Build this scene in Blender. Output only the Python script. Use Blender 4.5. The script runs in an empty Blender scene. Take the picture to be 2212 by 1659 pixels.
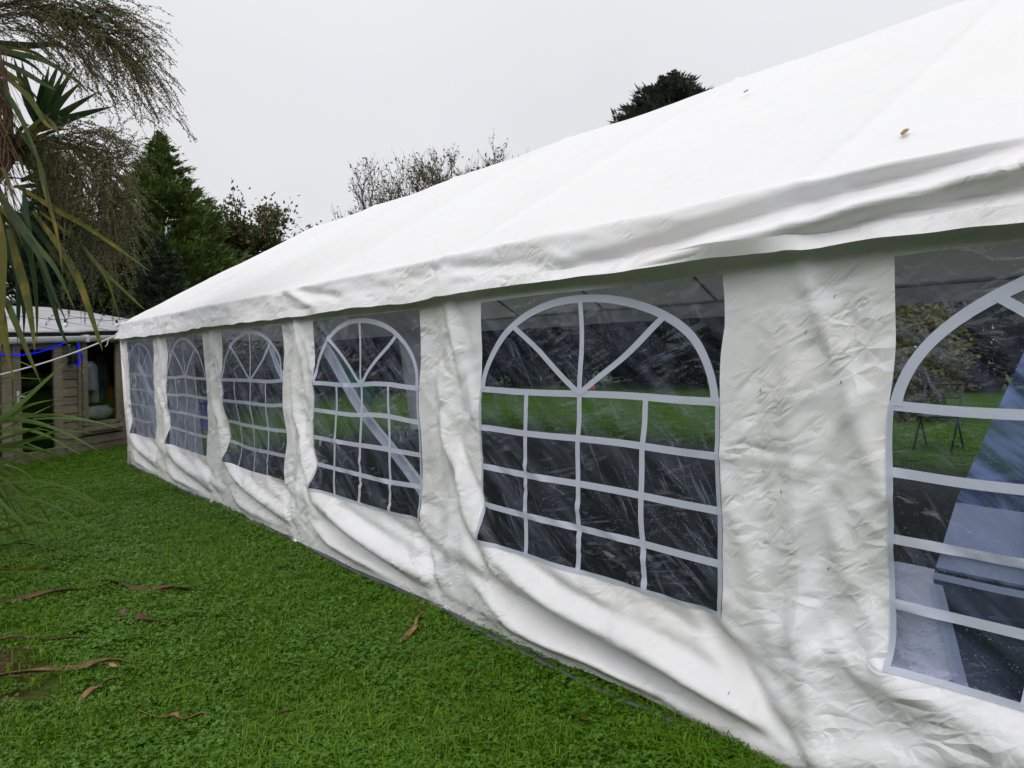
import bpy, math, random
import numpy as np

rng = np.random.default_rng(7)
random.seed(7)
R = math.radians
scene = bpy.context.scene
C = scene.collection

# ------------------------------------------------------------------ camera
cam_d = bpy.data.cameras.new('camera')
cam = bpy.data.objects.new('camera', cam_d)
C.objects.link(cam)
cam.location = (-2.2456, 0.0, 1.4076)
cam.rotation_mode = 'YXZ'
from mathutils import Matrix, Vector
_yaw, _pit, _rol = 0.72214, -0.03037, -0.00398
_f = Vector((math.sin(_yaw)*math.cos(_pit), math.cos(_yaw)*math.cos(_pit), math.sin(_pit)))
_r = _f.cross(Vector((0, 0, 1))).normalized()
_u = _r.cross(_f)
_r2 = _r*math.cos(_rol) + _u*math.sin(_rol)
_u2 = -_r*math.sin(_rol) + _u*math.cos(_rol)
_m = Matrix((_r2, _u2, -_f)).transposed()
cam.rotation_mode = 'XYZ'
cam.rotation_euler = _m.to_euler()
cam_d.sensor_width = 36.0
cam_d.lens = 36.0*1459.7/2212
cam_d.clip_start = 0.05
cam_d.clip_end = 2000
scene.camera = cam

# ------------------------------------------------------------------ sky, sun, exposure
SUN_EL, SUN_AZ = R(48), R(245)          # a veiled sun behind the camera's left shoulder
world = bpy.data.worlds.new('World')
scene.world = world
world.use_nodes = True
wt = world.node_tree
wt.nodes.clear()
w_out = wt.nodes.new('ShaderNodeOutputWorld')
add = wt.nodes.new('ShaderNodeAddShader')
bg1 = wt.nodes.new('ShaderNodeBackground')
bg2 = wt.nodes.new('ShaderNodeBackground')
sky = wt.nodes.new('ShaderNodeTexSky')
sky.sky_type = 'NISHITA'
sky.sun_disc = False
sky.sun_elevation = SUN_EL
sky.sun_rotation = SUN_AZ
hs = wt.nodes.new('ShaderNodeHueSaturation')
hs.inputs['Saturation'].default_value = 0.12
wt.links.new(sky.outputs[0], hs.inputs['Color'])
wt.links.new(hs.outputs[0], bg1.inputs[0])
bg1.inputs[1].default_value = 0.05
# the cloud layer: an overcast dome, brighter towards the zenith, with faint soft cloud structure
tc = wt.nodes.new('ShaderNodeTexCoord')
sep = wt.nodes.new('ShaderNodeSeparateXYZ')
wt.links.new(tc.outputs['Generated'], sep.inputs[0])
ramp = wt.nodes.new('ShaderNodeValToRGB')
ramp.color_ramp.interpolation = 'B_SPLINE'
els = ramp.color_ramp.elements
els[0].position, els[0].color = 0.0, (0.49, 0.487, 0.51, 1)
els[1].position, els[1].color = 1.0, (1.02, 1.025, 1.06, 1)
e = els.new(0.12); e.color = (0.52, 0.515, 0.54, 1)
e = els.new(0.30); e.color = (0.605, 0.60, 0.632, 1)
e = els.new(0.55); e.color = (0.82, 0.82, 0.855, 1)
nz = wt.nodes.new('ShaderNodeTexNoise')
nz.inputs['Scale'].default_value = 2.2
nz.inputs['Detail'].default_value = 4
nz.inputs['Roughness'].default_value = 0.45
wt.links.new(tc.outputs['Generated'], nz.inputs['Vector'])
mr = wt.nodes.new('ShaderNodeMapRange')
mr.inputs[1].default_value = 0.3; mr.inputs[2].default_value = 0.7
mr.inputs[3].default_value = 0.95; mr.inputs[4].default_value = 1.05
wt.links.new(nz.outputs[0], mr.inputs[0])
mul = wt.nodes.new('ShaderNodeVectorMath'); mul.operation = 'SCALE'
wt.links.new(sep.outputs[2], ramp.inputs[0])
wt.links.new(ramp.outputs[0], mul.inputs[0])
wt.links.new(mr.outputs[0], mul.inputs['Scale'])
wt.links.new(mul.outputs[0], bg2.inputs[0])
bg2.inputs[1].default_value = 0.92
wt.links.new(bg1.outputs[0], add.inputs[0])
wt.links.new(bg2.outputs[0], add.inputs[1])
wt.links.new(add.outputs[0], w_out.inputs[0])

sun_d = bpy.data.lights.new('sun', 'SUN')
sun_d.energy = 1.15
sun_d.angle = R(60)
sun_d.color = (1.0, 0.99, 0.97)
sun = bpy.data.objects.new('sun', sun_d)
C.objects.link(sun)
_sd = Vector((math.sin(SUN_AZ)*math.cos(SUN_EL), math.cos(SUN_AZ)*math.cos(SUN_EL), math.sin(SUN_EL)))
sun.rotation_euler = _sd.to_track_quat('Z', 'Y').to_euler()

vs = scene.view_settings
vs.view_transform = 'Standard'
vs.look = 'None'
vs.exposure = 0.0
vs.gamma = 1.0
vs.use_curve_mapping = False
scene.cycles.use_adaptive_sampling = True
scene.cycles.adaptive_threshold = 0.025
scene.cycles.max_bounces = 4
scene.cycles.diffuse_bounces = 2
scene.cycles.glossy_bounces = 2
scene.cycles.transmission_bounces = 2
scene.cycles.transparent_max_bounces = 12
scene.cycles.use_denoising = True

# ------------------------------------------------------------------ materials
def new_mat(name):
    m = bpy.data.materials.new(name)
    m.use_nodes = True
    t = m.node_tree
    t.nodes.clear()
    out = t.nodes.new('ShaderNodeOutputMaterial')
    return m, t, out

def nd(t, typ, **kw):
    n = t.nodes.new(typ)
    for k, v in kw.items():
        if k.startswith('i_'):
            key = k[2:]
            key = int(key) if key.isdigit() else key.replace('_', ' ')
            n.inputs[key].default_value = v
        else:
            setattr(n, k, v)
    return n

def ln(t, a, b):
    t.links.new(a, b)

def mixrgb(t, fac, a, b, blend='MIX'):
    n = t.nodes.new('ShaderNodeMix')
    n.data_type = 'RGBA'
    n.blend_type = blend
    for sock, v in ((n.inputs[0], fac), (n.inputs[6], a), (n.inputs[7], b)):
        if hasattr(v, 'is_output'):
            t.links.new(v, sock)
        elif isinstance(v, (int, float)):
            sock.default_value = v
        else:
            sock.default_value = (*v, 1)[:4]
    return n.outputs[2]

def rampnode(t, src, stops):
    n = t.nodes.new('ShaderNodeValToRGB')
    e = n.color_ramp.elements
    while len(e) < len(stops):
        e.new(0.5)
    for el, (p, c) in zip(e, stops):
        el.position = p
        el.color = (*c, 1) if not isinstance(c, (int, float)) else (c, c, c, 1)
    t.links.new(src, n.inputs[0])
    return n.outputs[0]

def objcoord(t, scale=(1, 1, 1), rot=(0, 0, 0)):
    """object coordinates, first turned, then stretched"""
    g = t.nodes.new('ShaderNodeTexCoord')
    src = g.outputs['Object']
    if any(rot):
        r = t.nodes.new('ShaderNodeMapping')
        r.inputs['Rotation'].default_value = rot
        t.links.new(src, r.inputs[0]); src = r.outputs[0]
    if tuple(scale) != (1, 1, 1):
        m = t.nodes.new('ShaderNodeMapping')
        m.inputs['Scale'].default_value = scale
        t.links.new(src, m.inputs[0]); src = m.outputs[0]
    return src

def noise(t, vec, scale, detail=4, rough=0.55, dist=0.0):
    n = nd(t, 'ShaderNodeTexNoise')
    n.inputs['Scale'].default_value = scale
    n.inputs['Detail'].default_value = detail
    n.inputs['Roughness'].default_value = rough
    n.inputs['Distortion'].default_value = dist
    t.links.new(vec, n.inputs['Vector'])
    return n.outputs[0]

def bump(t, h, strength=0.3, dist=0.01, normal=None):
    b = nd(t, 'ShaderNodeBump')
    b.inputs['Strength'].default_value = strength
    b.inputs['Distance'].default_value = dist
    t.links.new(h, b.inputs['Height'])
    if normal is not None:
        t.links.new(normal, b.inputs['Normal'])
    return b.outputs[0]

def principled(t, col, rough=0.6, spec=0.4, metal=0.0, normal=None):
    p = nd(t, 'ShaderNodeBsdfPrincipled')
    if hasattr(col, 'is_output'):
        t.links.new(col, p.inputs['Base Color'])
    else:
        p.inputs['Base Color'].default_value = (*col, 1)
    if hasattr(rough, 'is_output'):
        t.links.new(rough, p.inputs['Roughness'])
    else:
        p.inputs['Roughness'].default_value = rough
    p.inputs['Specular IOR Level'].default_value = spec
    p.inputs['Metallic'].default_value = metal
    if normal is not None:
        t.links.new(normal, p.inputs['Normal'])
    return p

def simple_mat(name, col, rough=0.6, spec=0.4, metal=0.0, var=0.15, nscale=8.0, bs=0.15, bd=0.005, stretch=(1, 1, 1)):
    m, t, out = new_mat(name)
    v = objcoord(t, stretch)
    n1 = noise(t, v, nscale, 5)
    lo = tuple(c*(1-var*1.6) for c in col)
    hi = tuple(min(1, c*(1+var)) for c in col)
    colr = rampnode(t, n1, [(0.3, lo), (0.72, hi)])
    n2 = noise(t, v, nscale*6, 3)
    p = principled(t, colr, rough, spec, metal, bump(t, n2, bs, bd))
    ln(t, p.outputs[0], out.inputs[0])
    return m

def crumple(t, scale, slope, dist=0.5, stretch=(1, 1, 1), seed=0.0):
    """height in metres of a crumpled sheet: little hipped facets meeting at sharp creases, here raised, there sunk"""
    g = objcoord(t, stretch, (R(17+seed*900), 0, 0))
    nc = nd(t, 'ShaderNodeTexNoise'); nc.inputs['Scale'].default_value = scale*0.5; nc.inputs['Detail'].default_value = 1
    ln(t, g, nc.inputs['Vector'])
    sc = nd(t, 'ShaderNodeVectorMath', operation='SCALE'); ln(t, nc.outputs['Color'], sc.inputs[0]); sc.inputs['Scale'].default_value = 2.2*dist/scale
    ad = nd(t, 'ShaderNodeVectorMath', operation='ADD'); ln(t, g, ad.inputs[0]); ln(t, sc.outputs[0], ad.inputs[1])
    vo = nd(t, 'ShaderNodeTexVoronoi', feature='DISTANCE_TO_EDGE'); vo.inputs['Scale'].default_value = scale
    ln(t, ad.outputs[0], vo.inputs['Vector'])
    sg = nd(t, 'ShaderNodeMath', operation='SUBTRACT'); ln(t, nc.outputs[0], sg.inputs[0]); sg.inputs[1].default_value = 0.5
    mu = nd(t, 'ShaderNodeMath', operation='MULTIPLY'); ln(t, vo.outputs['Distance'], mu.inputs[0]); ln(t, sg.outputs[0], mu.inputs[1])
    m2 = nd(t, 'ShaderNodeMath', operation='MULTIPLY'); ln(t, mu.outputs[0], m2.inputs[0]); m2.inputs[1].default_value = slope*8.0/scale
    return m2.outputs[0]

def fabric_mat(name, col, transl, tcol, dirt=0.0, wet=0.35, fine=1.0, bstr=0.5):
    m, t, out = new_mat(name)
    v = objcoord(t)
    # fine creases of coated cloth (the larger folds are modelled), stronger in some places than others
    patch = rampnode(t, noise(t, v, 1.9, 3), [(0.36, 0.18), (0.62, 1.0)])
    h = None
    for sc, sl, st in ((5.5, 0.19, (1, 0.7, 1.1)), (13.0, 0.22, (1, 0.6, 1.15)), (30.0, 0.19, (1, 0.5, 1.2))):
        q = crumple(t, sc*fine, sl*bstr, 0.7, st, sc*0.001)
        if h is None: h = q
        else:
            d_ = nd(t, 'ShaderNodeMath', operation='ADD'); ln(t, h, d_.inputs[0]); ln(t, q, d_.inputs[1]); h = d_.outputs[0]
    hm = nd(t, 'ShaderNodeMath', operation='MULTIPLY'); ln(t, h, hm.inputs[0]); ln(t, patch, hm.inputs[1])
    bn = bump(t, hm.outputs[0], 1.0, 1.0)
    weave = noise(t, objcoord(t, (1, 0.2, 1)), 260, 2)
    bn = bump(t, weave, 0.10, 0.002, bn)
    big = noise(t, v, 1.6, 5, 0.6)
    dcol = tuple(c*(1-dirt)*k for c, k in zip(col, (1.0, 0.99, 0.95)))
    colr = rampnode(t, big, [(0.35, dcol), (0.62, col)])
    rr = rampnode(t, noise(t, v, 5, 4), [(0.35, wet), (0.7, wet+0.22)])
    p = principled(t, colr, rr, 0.45, 0, bn)
    tr = nd(t, 'ShaderNodeBsdfTranslucent')
    tr.inputs[0].default_value = (*tcol, 1)
    ln(t, bn, tr.inputs['Normal'])
    mx = nd(t, 'ShaderNodeMixShader')
    mx.inputs[0].default_value = transl
    ln(t, p.outputs[0], mx.inputs[1]); ln(t, tr.outputs[0], mx.inputs[2])
    ln(t, mx.outputs[0], out.inputs[0])
    return m

def schlick(t, f0, normal=None, gain=1.0):
    """reflectance of a thin sheet, the same from both sides"""
    lw = nd(t, 'ShaderNodeLayerWeight'); lw.inputs['Blend'].default_value = 0.5
    if normal is not None: ln(t, normal, lw.inputs['Normal'])
    pw = nd(t, 'ShaderNodeMath', operation='POWER'); ln(t, lw.outputs['Facing'], pw.inputs[0]); pw.inputs[1].default_value = 5.0
    ma = nd(t, 'ShaderNodeMath', operation='MULTIPLY_ADD'); ln(t, pw.outputs[0], ma.inputs[0]); ma.inputs[1].default_value = (1-f0)*gain; ma.inputs[2].default_value = f0
    ma.use_clamp = True
    return ma.outputs[0]

M = {}
M['wall'] = fabric_mat('white_wall_sheet', (0.862, 0.857, 0.89), 0.07, (0.8, 0.8, 0.76), 0.06, 0.36, 1.0, 0.9)
M['roof'] = fabric_mat('white_roof_sheet', (0.83, 0.83, 0.845), 0.09, (0.72, 0.70, 0.62), 0.0, 0.38, 0.8, 0.24)
M['valance'] = fabric_mat('white_valance_sheet', (0.865, 0.855, 0.885), 0.06, (0.8, 0.8, 0.76), 0.04, 0.3, 1.1, 0.7)

def film_mat(name, tint=(0.76, 0.80, 0.92), tau=0.022, drops=1.0, hcol=(0.42, 0.48, 0.68)):
    m, t, out = new_mat(name)
    v = objcoord(t)
    # slack vinyl: gentle waves everywhere, hard rumples in patches
    pm = rampnode(t, noise(t, v, 2.1, 3, 0.6), [(0.47, 0.08), (0.62, 1.0)])
    h1 = crumple(t, 12.0, 0.40, 0.8, (1, 0.45, 1.4))
    hm = nd(t, 'ShaderNodeMath', operation='MULTIPLY'); ln(t, h1, hm.inputs[0]); ln(t, pm, hm.inputs[1])
    bn = bump(t, hm.outputs[0], 1.0, 1.0)
    bn = bump(t, noise(t, objcoord(t, (1, 0.5, 1.6), (R(-30), 0, 0)), 34, 3, 0.6, 0.8), 0.4, 0.006, bn)
    # painted glints: pale curved lines mixed into the film, imitating sky glare on rumples
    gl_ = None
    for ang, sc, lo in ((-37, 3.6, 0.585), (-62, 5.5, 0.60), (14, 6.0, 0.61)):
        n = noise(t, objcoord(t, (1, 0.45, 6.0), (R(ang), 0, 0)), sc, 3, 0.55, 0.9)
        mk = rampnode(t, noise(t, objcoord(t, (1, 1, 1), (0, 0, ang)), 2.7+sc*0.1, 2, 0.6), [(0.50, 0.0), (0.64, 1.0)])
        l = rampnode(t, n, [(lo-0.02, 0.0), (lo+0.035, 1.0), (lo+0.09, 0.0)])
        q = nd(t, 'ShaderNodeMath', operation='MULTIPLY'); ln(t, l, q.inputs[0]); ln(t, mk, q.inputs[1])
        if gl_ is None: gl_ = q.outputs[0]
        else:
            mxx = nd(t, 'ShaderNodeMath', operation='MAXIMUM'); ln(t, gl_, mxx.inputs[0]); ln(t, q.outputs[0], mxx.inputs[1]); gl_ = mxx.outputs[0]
    # rain beads
    vo = nd(t, 'ShaderNodeTexVoronoi'); vo.inputs['Scale'].default_value = 150
    ln(t, v, vo.inputs['Vector'])
    sepc = nd(t, 'ShaderNodeSeparateColor'); ln(t, vo.outputs['Color'], sepc.inputs[0])
    pw = nd(t, 'ShaderNodeMath', operation='POWER'); ln(t, sepc.outputs[0], pw.inputs[0]); pw.inputs[1].default_value = 3.0
    th = nd(t, 'ShaderNodeMath', operation='MULTIPLY'); ln(t, pw.outputs[0], th.inputs[0]); th.inputs[1].default_value = 0.34
    lt = nd(t, 'ShaderNodeMath', operation='LESS_THAN'); ln(t, vo.outputs['Distance'], lt.inputs[0]); ln(t, th.outputs[0], lt.inputs[1])
    tr = nd(t, 'ShaderNodeBsdfTransparent'); tr.inputs[0].default_value = (*tint, 1)
    gl = nd(t, 'ShaderNodeBsdfGlossy'); gl.inputs['Roughness'].default_value = 0.08
    ln(t, bn, gl.inputs['Normal'])
    mx = nd(t, 'ShaderNodeMixShader')
    ln(t, schlick(t, 0.05, bn), mx.inputs[0]); ln(t, tr.outputs[0], mx.inputs[1]); ln(t, gl.outputs[0], mx.inputs[2])
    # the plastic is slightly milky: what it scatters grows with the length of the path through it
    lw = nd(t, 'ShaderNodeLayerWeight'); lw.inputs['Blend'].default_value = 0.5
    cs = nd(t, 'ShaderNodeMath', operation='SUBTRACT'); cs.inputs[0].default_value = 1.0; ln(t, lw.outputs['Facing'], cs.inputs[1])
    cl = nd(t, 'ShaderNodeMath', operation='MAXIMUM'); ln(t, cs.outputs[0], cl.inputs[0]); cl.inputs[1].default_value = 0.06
    stk = rampnode(t, noise(t, objcoord(t, (1, 0.7, 5.0), (R(-36), 0, 0)), 2.6, 5, 0.6, 0.4), [(0.42, 0.5), (0.72, 4.6)])  # milky streaks, boosted to paint broad crumple glare into the haze
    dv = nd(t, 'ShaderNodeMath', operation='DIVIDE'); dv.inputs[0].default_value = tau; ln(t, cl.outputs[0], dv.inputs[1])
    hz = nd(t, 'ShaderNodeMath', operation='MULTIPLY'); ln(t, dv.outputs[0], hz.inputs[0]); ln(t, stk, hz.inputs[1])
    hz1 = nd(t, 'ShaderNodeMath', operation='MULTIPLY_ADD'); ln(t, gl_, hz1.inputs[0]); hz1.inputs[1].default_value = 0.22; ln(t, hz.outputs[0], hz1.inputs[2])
    hz2 = nd(t, 'ShaderNodeMath', operation='MULTIPLY_ADD'); ln(t, lt.outputs[0], hz2.inputs[0]); hz2.inputs[1].default_value = 0.30*drops
    ln(t, hz1.outputs[0], hz2.inputs[2]); hz2.use_clamp = True
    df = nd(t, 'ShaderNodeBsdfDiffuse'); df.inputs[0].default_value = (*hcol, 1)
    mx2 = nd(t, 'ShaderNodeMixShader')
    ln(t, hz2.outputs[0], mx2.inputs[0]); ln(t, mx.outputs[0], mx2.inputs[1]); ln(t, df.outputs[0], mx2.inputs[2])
    ln(t, mx2.outputs[0], out.inputs[0])
    return m
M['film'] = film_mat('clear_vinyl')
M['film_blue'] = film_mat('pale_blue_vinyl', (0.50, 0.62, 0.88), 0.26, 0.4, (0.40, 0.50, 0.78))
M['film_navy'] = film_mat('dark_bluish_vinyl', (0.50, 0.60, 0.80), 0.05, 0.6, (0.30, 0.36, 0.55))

def strip_mat(name, col, transp):
    m, t, out = new_mat(name)
    v = objcoord(t)
    n = noise(t, v, 18, 3, 0.6, 0.6)
    bn = bump(t, n, 0.35, 0.006)
    p = principled(t, col, 0.32, 0.5, 0, bn)
    tr = nd(t, 'ShaderNodeBsdfTransparent'); tr.inputs[0].default_value = (0.85, 0.88, 0.98, 1)
    mx = nd(t, 'ShaderNodeMixShader'); mx.inputs[0].default_value = transp
    ln(t, p.outputs[0], mx.inputs[1]); ln(t, tr.outputs[0], mx.inputs[2]); ln(t, mx.outputs[0], out.inputs[0])
    return m
M['strip'] = strip_mat('printed_white_strip', (0.62, 0.655, 0.785), 0.15)
M['strip_faint'] = strip_mat('white_strip_heavy_glare', (0.62, 0.655, 0.785), 0.62)  # same strip, made see-through to imitate grazing glare over the farthest window
M['strip_soft'] = strip_mat('white_strip_mild_glare', (0.62, 0.655, 0.785), 0.34)  # milder copy: film glare on the next windows put into its transparency
M['welt'] = strip_mat('welded_vinyl_edge', (0.62, 0.66, 0.77), 0.3)

M['steel'] = simple_mat('galvanised_steel', (0.45, 0.46, 0.48), 0.32, 0.5, 0.9, 0.12, 14)
M['steel_dark'] = simple_mat('wet_dull_steel', (0.10, 0.105, 0.115), 0.38, 0.5, 0.55, 0.2, 10)
M['white_tube'] = simple_mat('white_painted_tube', (0.72, 0.73, 0.74), 0.4, 0.4, 0, 0.06, 9)
M['black_plastic'] = simple_mat('black_plastic', (0.018, 0.018, 0.02), 0.45, 0.4, 0, 0.2, 20)
M['white_plastic'] = simple_mat('white_gutter_plastic', (0.74, 0.75, 0.76), 0.4, 0.4, 0, 0.08, 5)
M['fascia'] = simple_mat('dark_stained_board', (0.03, 0.026, 0.022), 0.6, 0.35, 0, 0.3, 6, 0.3, 0.006, (0.3, 0.3, 5))
M['felt'] = simple_mat('grey_roof_felt', (0.44, 0.44, 0.46), 0.5, 0.4, 0, 0.12, 3, 0.4, 0.02)
M['rope'] = simple_mat('white_rope', (0.62, 0.62, 0.60), 0.8, 0.2, 0, 0.1, 60, 0.5, 0.004)
M['cream_block'] = simple_mat('pale_foot_block', (0.42, 0.39, 0.34), 0.8, 0.2, 0, 0.15, 20)
M['dark_floor'] = simple_mat('near_black_floor', (0.014, 0.015, 0.012), 0.75, 0.25, 0, 0.3, 5, 0.5, 0.01)

def wood_mat(name, a, b, rough=0.7):
    m, t, out = new_mat(name)
    v = objcoord(t, (1.2, 1.2, 16))
    info = nd(t, 'ShaderNodeObjectInfo')
    addv = nd(t, 'ShaderNodeVectorMath', operation='ADD')
    ln(t, v, addv.inputs[0])
    sc = nd(t, 'ShaderNodeMath', operation='MULTIPLY'); ln(t, info.outputs['Random'], sc.inputs[0]); sc.inputs[1].default_value = 37
    cmb = nd(t, 'ShaderNodeCombineXYZ')
    for i in range(3): ln(t, sc.outputs[0], cmb.inputs[i])
    ln(t, cmb.outputs[0], addv.inputs[1])
    g = noise(t, addv.outputs[0], 3.2, 6, 0.62, 0.5)
    col = rampnode(t, g, [(0.28, a), (0.7, b)])
    tint = rampnode(t, info.outputs['Random'], [(0, 0.78), (1, 1.18)])
    col = mixrgb(t, 1.0, col, tint, 'MULTIPLY')
    st = noise(t, objcoord(t, (1, 1, 0.5)), 2.3, 4)
    stain = rampnode(t, st, [(0.38, (0.62, 0.64, 0.56)), (0.6, (1, 1, 1))])
    col = mixrgb(t, 0.8, col, stain, 'MULTIPLY')
    p = principled(t, col, rough, 0.25, 0, bump(t, g, 0.4, 0.006))
    ln(t, p.outputs[0], out.inputs[0])
    return m
M['plank'] = wood_mat('weathered_cladding', (0.15, 0.125, 0.092), (0.31, 0.265, 0.20))
M['trim_wood'] = wood_mat('weathered_trim', (0.165, 0.14, 0.105), (0.34, 0.29, 0.225))

def glass_mat(name):
    m, t, out = new_mat(name)
    tr = nd(t, 'ShaderNodeBsdfTransparent'); tr.inputs[0].default_value = (0.8, 0.82, 0.83, 1)
    gl = nd(t, 'ShaderNodeBsdfGlossy'); gl.inputs['Roughness'].default_value = 0.02
    bn = bump(t, noise(t, objcoord(t), 3, 2), 0.05, 0.02); ln(t, bn, gl.inputs['Normal'])
    mx = nd(t, 'ShaderNodeMixShader'); ln(t, schlick(t, 0.04, bn), mx.inputs[0]); ln(t, tr.outputs[0], mx.inputs[1]); ln(t, gl.outputs[0], mx.inputs[2])
    ln(t, mx.outputs[0], out.inputs[0])
    return m
M['glass'] = glass_mat('window_glass')

def emit_mat(name, col, s):
    m, t, out = new_mat(name)
    e = nd(t, 'ShaderNodeEmission'); e.inputs[0].default_value = (*col, 1); e.inputs[1].default_value = s
    ln(t, e.outputs[0], out.inputs[0])
    return m
M['blue_led'] = emit_mat('lit_blue_led_tube', (0.008, 0.015, 1.0), 0.8)

def leaf_mat(name, cols, rough=0.45, transl=0.3, spec=0.4, along=None):
    """cols: ramp over a per-leaf random value"""
    m, t, out = new_mat(name)
    geo = nd(t, 'ShaderNodeNewGeometry')
    n = len(cols)
    col = rampnode(t, geo.outputs['Random Per Island'], [(i/max(1, n-1), c) for i, c in enumerate(cols)])
    nn = noise(t, objcoord(t), 9, 3)
    col = mixrgb(t, 0.5, col, rampnode(t, nn, [(0.3, (0.62, 0.62, 0.62)), (0.7, (1.25, 1.25, 1.25))]), 'MULTIPLY')
    p = principled(t, col, rough, spec)
    tr = nd(t, 'ShaderNodeBsdfTranslucent'); ln(t, col, tr.inputs[0])
    mx = nd(t, 'ShaderNodeMixShader'); mx.inputs[0].default_value = transl
    ln(t, p.outputs[0], mx.inputs[1]); ln(t, tr.outputs[0], mx.inputs[2]); ln(t, mx.outputs[0], out.inputs[0])
    return m
M['grass'] = leaf_mat('grass_blade', [(0.034, 0.098, 0.002), (0.062, 0.165, 0.003), (0.092, 0.215, 0.003), (0.125, 0.25, 0.005), (0.19, 0.28, 0.015)], 0.45, 0.22, 0.3)
M['clover'] = leaf_mat('clover_leaf', [(0.048, 0.15, 0.003), (0.082, 0.21, 0.006), (0.14, 0.29, 0.02)], 0.40, 0.3, 0.4)
M['conifer'] = leaf_mat('conifer_spray', [(0.045, 0.085, 0.022), (0.075, 0.13, 0.03), (0.12, 0.185, 0.04), (0.17, 0.23, 0.055)], 0.5, 0.2)
M['dark_conifer'] = leaf_mat('dark_conifer_spray', [(0.024, 0.042, 0.024), (0.036, 0.062, 0.032), (0.055, 0.085, 0.042)], 0.55, 0.15)
M['pine'] = leaf_mat('greyish_evergreen_spray', [(0.034, 0.048, 0.036), (0.052, 0.07, 0.05), (0.075, 0.095, 0.068)], 0.6, 0.15)  # paler, greyer than the dark spray: distance haze put into the leaf colour
M['olive_leaf'] = leaf_mat('olive_leaf', [(0.04, 0.055, 0.015), (0.065, 0.08, 0.022), (0.10, 0.105, 0.028), (0.12, 0.085, 0.03)], 0.5, 0.3)
M['sparse_leaf'] = leaf_mat('fading_leaf', [(0.06, 0.075, 0.025), (0.10, 0.11, 0.04), (0.13, 0.12, 0.05)], 0.5, 0.3)
M['hedge_leaf'] = leaf_mat('hedge_leaf', [(0.010, 0.016, 0.011), (0.018, 0.022, 0.018), (0.026, 0.032, 0.018)], 0.6, 0.1)
M['gold_leaf'] = leaf_mat('golden_leaf', [(0.09, 0.09, 0.01), (0.16, 0.14, 0.015), (0.06, 0.075, 0.012)], 0.5, 0.3)
M['berry'] = leaf_mat('cordyline_berry', [(0.045, 0.048, 0.014), (0.09, 0.095, 0.022), (0.21, 0.21, 0.06), (0.045, 0.036, 0.022)], 0.45, 0.0)
M['stalk'] = leaf_mat('panicle_stalk', [(0.045, 0.04, 0.02), (0.07, 0.055, 0.025)], 0.6, 0.0)
M['bark'] = simple_mat('grey_bark', (0.085, 0.07, 0.055), 0.85, 0.2, 0, 0.35, 9, 0.6, 0.02, (1, 1, 0.3))
M['twig'] = simple_mat('brown_twig', (0.07, 0.055, 0.045), 0.8, 0.2, 0, 0.25, 5)
M['dead_leaf'] = simple_mat('dead_cordyline_leaf', (0.12, 0.06, 0.028), 0.55, 0.4, 0, 0.45, 12, 0.4, 0.004)
M['tan_leaf'] = simple_mat('dry_tan_leaf', (0.27, 0.16, 0.07), 0.55, 0.4, 0, 0.4, 14, 0.4, 0.004)
M['brown_leaf'] = simple_mat('fallen_brown_leaf', (0.13, 0.06, 0.03), 0.5, 0.4, 0, 0.4, 40, 0.4, 0.003)
M['orange_leaf'] = simple_mat('fallen_orange_leaf', (0.42, 0.20, 0.06), 0.5, 0.4, 0, 0.45, 30, 0.3, 0.003)

def blade_mat(name, stops, spots, rough=0.52):
    """long strap leaf: green with yellow and brown flecking, different on every leaf"""
    m, t, out = new_mat(name)
    info = nd(t, 'ShaderNodeObjectInfo')
    v = objcoord(t)
    base = rampnode(t, info.outputs['Random'], [(i/(len(stops)-1), c) for i, c in enumerate(stops)])
    n1 = noise(t, objcoord(t, (1, 1, 0.35)), 6, 4, 0.6)
    fl = rampnode(t, n1, [(0.5, 0.0), (0.68, spots)])
    col = mixrgb(t, fl, base, (0.30, 0.19, 0.025))
    n2 = noise(t, v, 38, 2)
    fl2 = rampnode(t, n2, [(0.66, 0.0), (0.74, spots*0.8)])
    col = mixrgb(t, fl2, col, (0.12, 0.055, 0.015))
    p = principled(t, col, rough, 0.18, 0, bump(t, noise(t, v, 60, 2), 0.15, 0.003))
    tr = nd(t, 'ShaderNodeBsdfTranslucent'); ln(t, col, tr.inputs[0])
    mx = nd(t, 'ShaderNodeMixShader'); mx.inputs[0].default_value = 0.28
    ln(t, p.outputs[0], mx.inputs[1]); ln(t, tr.outputs[0], mx.inputs[2]); ln(t, mx.outputs[0], out.inputs[0])
    return m
M['blade0'] = blade_mat('green_strap_leaf', [(0.016, 0.036, 0.014), (0.026, 0.056, 0.02), (0.042, 0.078, 0.022)], 0.22)
M['blade1'] = blade_mat('yellowing_strap_leaf', [(0.05, 0.075, 0.012), (0.075, 0.09, 0.014)], 0.6)
M['blade2'] = blade_mat('aged_yellow_strap_leaf', [(0.065, 0.078, 0.012), (0.115, 0.10, 0.012)], 0.7)
M['blade_young'] = blade_mat('fresh_strap_leaf', [(0.06, 0.115, 0.022), (0.10, 0.165, 0.04), (0.13, 0.19, 0.06)], 0.12, 0.36)

# ------------------------------------------------------------------ mesh helpers
def link(name, me, mat, parent=None, smooth=False):
    if mat is not None and not me.materials:
        me.materials.append(mat)
    if smooth:
        me.polygons.foreach_set('use_smooth', [True]*len(me.polygons))
    o = bpy.data.objects.new(name, me)
    C.objects.link(o)
    if parent is not None:
        o.parent = parent
        o.matrix_parent_inverse = parent_inv(parent)
    return o

def parent_inv(p):
    # things keep simple location-only transforms and parts sit at the origin,
    # so every mesh is given in world coordinates
    return Matrix.Translation(-p.location) if p.parent is None else Matrix.Identity(4)

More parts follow.
